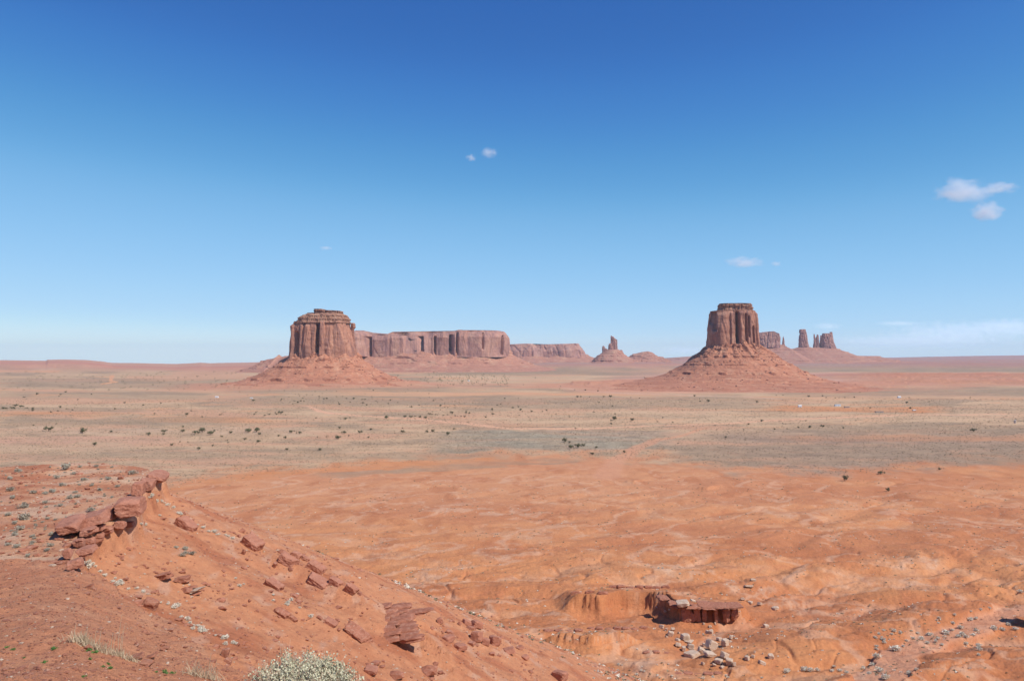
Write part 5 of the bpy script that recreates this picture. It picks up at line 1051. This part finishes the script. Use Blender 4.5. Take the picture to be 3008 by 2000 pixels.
grass(355, 1928, 78, 26, 170, 'right tuft of bleached dry grass with very tall stalks', ((325, 62), (332, 56), (345, 118), (356, 90), (352, 75)))
grass(600, 1990, 90, 48, 90, 'thin wiry dry plant at the bottom edge left of the big bush', ((612, 75), (630, 60)))
grass(520, 1812, 50, 12, 40, 'small withered tuft on the crest of the near hillside', ())
herbs = [(262, 1912, 22, 'brightest green herb patch at the foot of the left dry tuft'), (278, 1918, 18, 'green herb patch right beside the brightest one'), (316, 1950, 14, 'small green herb below the gap of the dry tufts'), (325, 1962, 16, 'green herb just under the dry tufts, lower one'), (302, 1958, 12, 'tiny green herb left of the lower one'), (20, 1902, 14, 'green herb patch at the left edge'), (38, 1908, 14, 'green herb second from the left edge'),
         (158, 1908, 20, 'flat green herb left of the dry grass'), (485, 1976, 22, 'green herb patch right of the shale plates'), (505, 1978, 18, 'sparse green herb right of the shale plates, right one'), (264, 1936, 14, 'green herb midway below the left dry tuft'), (130, 1947, 16, 'sparse green herb low on the left hillside'), (245, 1988, 14, 'green herb at the bottom edge'), (458, 1974, 10, 'tiny green herb left of the two by the shale plates'), (70, 1932, 10, 'tiny green herb low at the left')]
hx, hy, hz_ = Gn([q[0] for q in herbs], [q[1] for q in herbs])
for i, (px, py, w_, lb) in enumerate(herbs):
    sz = w_ / F * hy[i]; V, Fq = tuft(800 + i, 90, .11, .35); V = V * sz * 1.2; o = mesh_np('green_herb', V, Fq, L_HERB, smooth=False); o.location = (hx[i], hy[i], hz_[i]); setp(o, lb, 'plant', 'green herbs on the near hillside')

# ------------------------------------------------------------------ houses on the plain
W_W = NB('white wall').done((.80, .80, .78)); W_R = NB('grey metal roof').done((.42, .46, .50)); W_T = NB('tan wall').done((.55, .44, .36)); W_D = NB('dark opening').done((.05, .05, .05)); W_B = NB('brown roof').done((.28, .20, .16))
def boxm(x0, x1, y0, y1, z0, z1):
    V = [(x, y, z) for z in (z0, z1) for y in (y0, y1) for x in (x0, x1)]; return V, [(0, 2, 3, 1), (4, 5, 7, 6), (0, 1, 5, 4), (2, 6, 7, 3), (0, 4, 6, 2), (1, 3, 7, 5)]
def house(px, py, w_, h_, name, label, wall, roof, dpt=6., rz=0.):
    hx, hy, hz_ = [float(v[0]) for v in Gn([px], [py])]; W = w_ / F * hy; Hh = max(h_ / F * hy, 2.4); o = empty(name, (hx, hy, hz_ - .1), rz); setp(o, label, 'building' if name != 'water_tank' else 'water tank')
    V, Fq = boxm(-W / 2, W / 2, 0, dpt, 0, Hh * .72); mesh_np('wall', V, Fq, wall, o, smooth=False)
    e = .35; V = [(-W / 2 - e, -e, Hh * .73), (W / 2 + e, -e, Hh * .73), (W / 2 + e, dpt + e, Hh * .73), (-W / 2 - e, dpt + e, Hh * .73), (-W / 2 - e, dpt / 2, Hh * 1.08), (W / 2 + e, dpt / 2, Hh * 1.08)]
    bm_f = [(0, 1, 5, 4), (2, 3, 4, 5), (0, 3, 2, 1)]; me_o = mesh_np('roof', V, bm_f, roof, o, smooth=False)
    V, Fq = boxm(-.5, .5, -.06, -.02, 0, 2.0); d = mesh_np('door', V, Fq, W_D, o, smooth=False); d.location = (W * .12, 0, 0)
    V, Fq = boxm(-.6, .6, -.06, -.02, 1.0, 1.9); d = mesh_np('window', V, Fq, W_D, o, smooth=False); d.location = (-W * .25, 0, 0)
    return o
house(2351, 1196, 9, 6, 'house', 'bright white cubic house, left of the houses on the orange clearing', W_W, W_W)
house(2462, 1193, 16, 5, 'house', 'long low house with a grey metal roof on the orange clearing', W_W, W_R)
house(2489, 1198, 14, 4, 'shed', 'tan shed just right of the grey-roofed house', W_T, W_B)
house(2585, 1212, 22, 4, 'shed', 'long tan shed standing lower and right of the grey-roofed house', W_T, W_B)
house(2643, 1169, 8, 5, 'house', 'small white house alone on the far right plain', W_W, W_W)
house(2687, 1207, 8, 3, 'shed', 'faint pinkish shed right of the long tan shed', W_T, W_W)
house(636, 1168, 9, 4, 'house', 'small white house among junipers on the left plain', W_W, W_W)
house(1377, 1120, 6, 3, 'house', 'tiny white house among dots of trees below the long mesa', W_W, W_W)
house(738, 1171, 8, 3, 'shed', 'low pale shed beside a juniper in front of the left butte', W_T, W_W)
q = [float(v[0]) for v in Gn([2982], [1243])]; V = []; Fq = []; r_ = 1.9; h_ = 5.2
for z in (0, h_):
    for k in range(20): V.append((r_ * math.cos(k * math.pi / 10), r_ * math.sin(k * math.pi / 10), z))
for k in range(20): Fq.append((k, (k + 1) % 20, 20 + (k + 1) % 20, 20 + k))
o = empty('water_tank', q); setp(o, 'upright pale grey water tank near the right edge', 'water tank'); mesh_np('tank', V, Fq, W_T, o)
V = [(r_ * 1.05 * math.cos(k * math.pi / 10), r_ * 1.05 * math.sin(k * math.pi / 10), h_ - .05) for k in range(20)] + [(0, 0, h_ + .5)]; mesh_np('lid', V, [(k, (k + 1) % 20, 20) for k in range(20)], W_R, o)

# ------------------------------------------------------------------ clouds
def cloud(px, py, w_, h_, Y, dens, label, seed, thr=.42, stretch=1., group='small clouds in the blue sky', dz=.5):
    c = P(px, py, Y); W, Hh = w_ / F * Y / 2, h_ / F * Y / 2
    m = bpy.data.materials.new('cloud'); m.use_nodes = True; n = NB.__new__(NB); n.m = m; n.t = m.node_tree; n.n = n.t.nodes; n.n.clear()
    out = n.n.new('ShaderNodeOutputMaterial'); v = n.n.new('ShaderNodeVolumePrincipled'); v.inputs['Color'].default_value = (.92, .96, 1., 1); v.inputs['Anisotropy'].default_value = 0
    ob = n.obj(); ln = n.n.new('ShaderNodeVectorMath'); ln.operation = 'LENGTH'; n.l(ob, ln.inputs[0])
    mp = n.n.new('ShaderNodeMapping'); mp.inputs['Location'].default_value = (seed * 3.1, seed * 1.7, 0); mp.inputs['Scale'].default_value = (1.6 * stretch, 1.2, 1.2); n.l(ob, mp.inputs[0])
    ns_ = n.noise(mp.outputs[0], 1.3 if stretch < 1.5 else 2.6, 5, .62)
    f = n.math('SUBTRACT', n.math('ADD', n.math('MULTIPLY', n.math('SUBTRACT', 1., ln.outputs['Value']), .6), n.math('MULTIPLY', ns_, 1.25)), thr + .31)
    f = n.math('MULTIPLY', n.math('MAXIMUM', f, 0.), dens * 2.6 / max(min(W * .6, 2500), 60))
    n.l(f, v.inputs['Density']); n.l(v.outputs[0], out.inputs['Volume'])
    V, Fq = ICO[3]; o = mesh_np('cloud', V, Fq, m, smooth=False); o.location = c; o.scale = (W, W * dz, Hh); setp(o, label, 'cloud', group)
cloud(2830, 560, 215, 90, 16000, 1.5, 'upper and larger of the two white puffs at the right', 1)
cloud(2935, 552, 130, 46, 16000, .9, 'thin cloud tail trailing right from the upper white puff', 2)
cloud(2900, 622, 120, 70, 16000, 1.5, 'lower smaller white puff at the right', 3)
cloud(2188, 770, 130, 42, 20000, 1.0, 'small flat pinkish cloud over the right butte', 4)
cloud(2280, 775, 40, 18, 20000, .6, 'faint wisp right of the flat pinkish cloud', 5)
cloud(1437, 450, 60, 40, 16000, .7, 'small soft cloud high in the middle of the sky', 6)
cloud(1384, 464, 36, 26, 16000, .7, 'faint wisp left of the soft middle cloud', 7)
cloud(956, 729, 50, 16, 20000, .5, 'very faint cloudlet above the left butte', 8)
LB = 'low cloud bank on the right horizon'; _c = cloud
cloud = lambda *a, **k: _c(*a[:5], a[5] * 3.2, *a[6:], **k)
cloud(2820, 985, 520, 100, 52000, .55, 'long low cloud bank on the right horizon', 11, .40, 3.2, LB, .25)
cloud(2660, 1005, 620, 56, 54000, .4, 'thin lower layer of the cloud bank right of the far towers', 12, .40, 3.6, LB, .25)
cloud(2960, 960, 260, 60, 52000, .6, 'brighter heap at the right end of the low cloud bank', 13, .40, 2, LB, .3)
cloud(2640, 950, 170, 20, 50000, .4, 'thin flat cloud streak above the low bank', 14, .42, 2, LB, .3)
cloud(2430, 958, 110, 26, 50000, .35, 'faint cloud right above the far rock towers', 15, .42, 1.6, LB, .3)
cloud(2010, 1030, 190, 36, 52000, .55, 'low cloud on the horizon left of the right butte', 16, .40, 2.2, LB, .3)
# ------------------------------------------------------------------ air
def build_haze():
    m = bpy.data.materials.new('desert air'); m.use_nodes = True; t = m.node_tree; t.nodes.clear()
    out = t.nodes.new('ShaderNodeOutputMaterial'); v = t.nodes.new('ShaderNodeVolumePrincipled')
    v.inputs['Color'].default_value = (.60, .80, 1, 1); v.inputs['Density'].default_value = 2.0e-5; v.inputs['Anisotropy'].default_value = .3
    t.links.new(v.outputs[0], out.inputs['Volume'])
    X, y0, y1, z0, z1 = 25500, -25000, 25500, -460, 420
    V = [(sx * X, y, z) for z in (z0, z1) for y in (y0, y1) for sx in (-1, 1)]
    Fq = [q[::-1] for q in [(0, 1, 3, 2), (4, 6, 7, 5), (0, 4, 5, 1), (2, 3, 7, 6), (0, 2, 6, 4), (1, 5, 7, 3)]]
    o = mesh_np('haze', V, Fq, m, smooth=False); setp(o, kind='stuff')
build_haze()
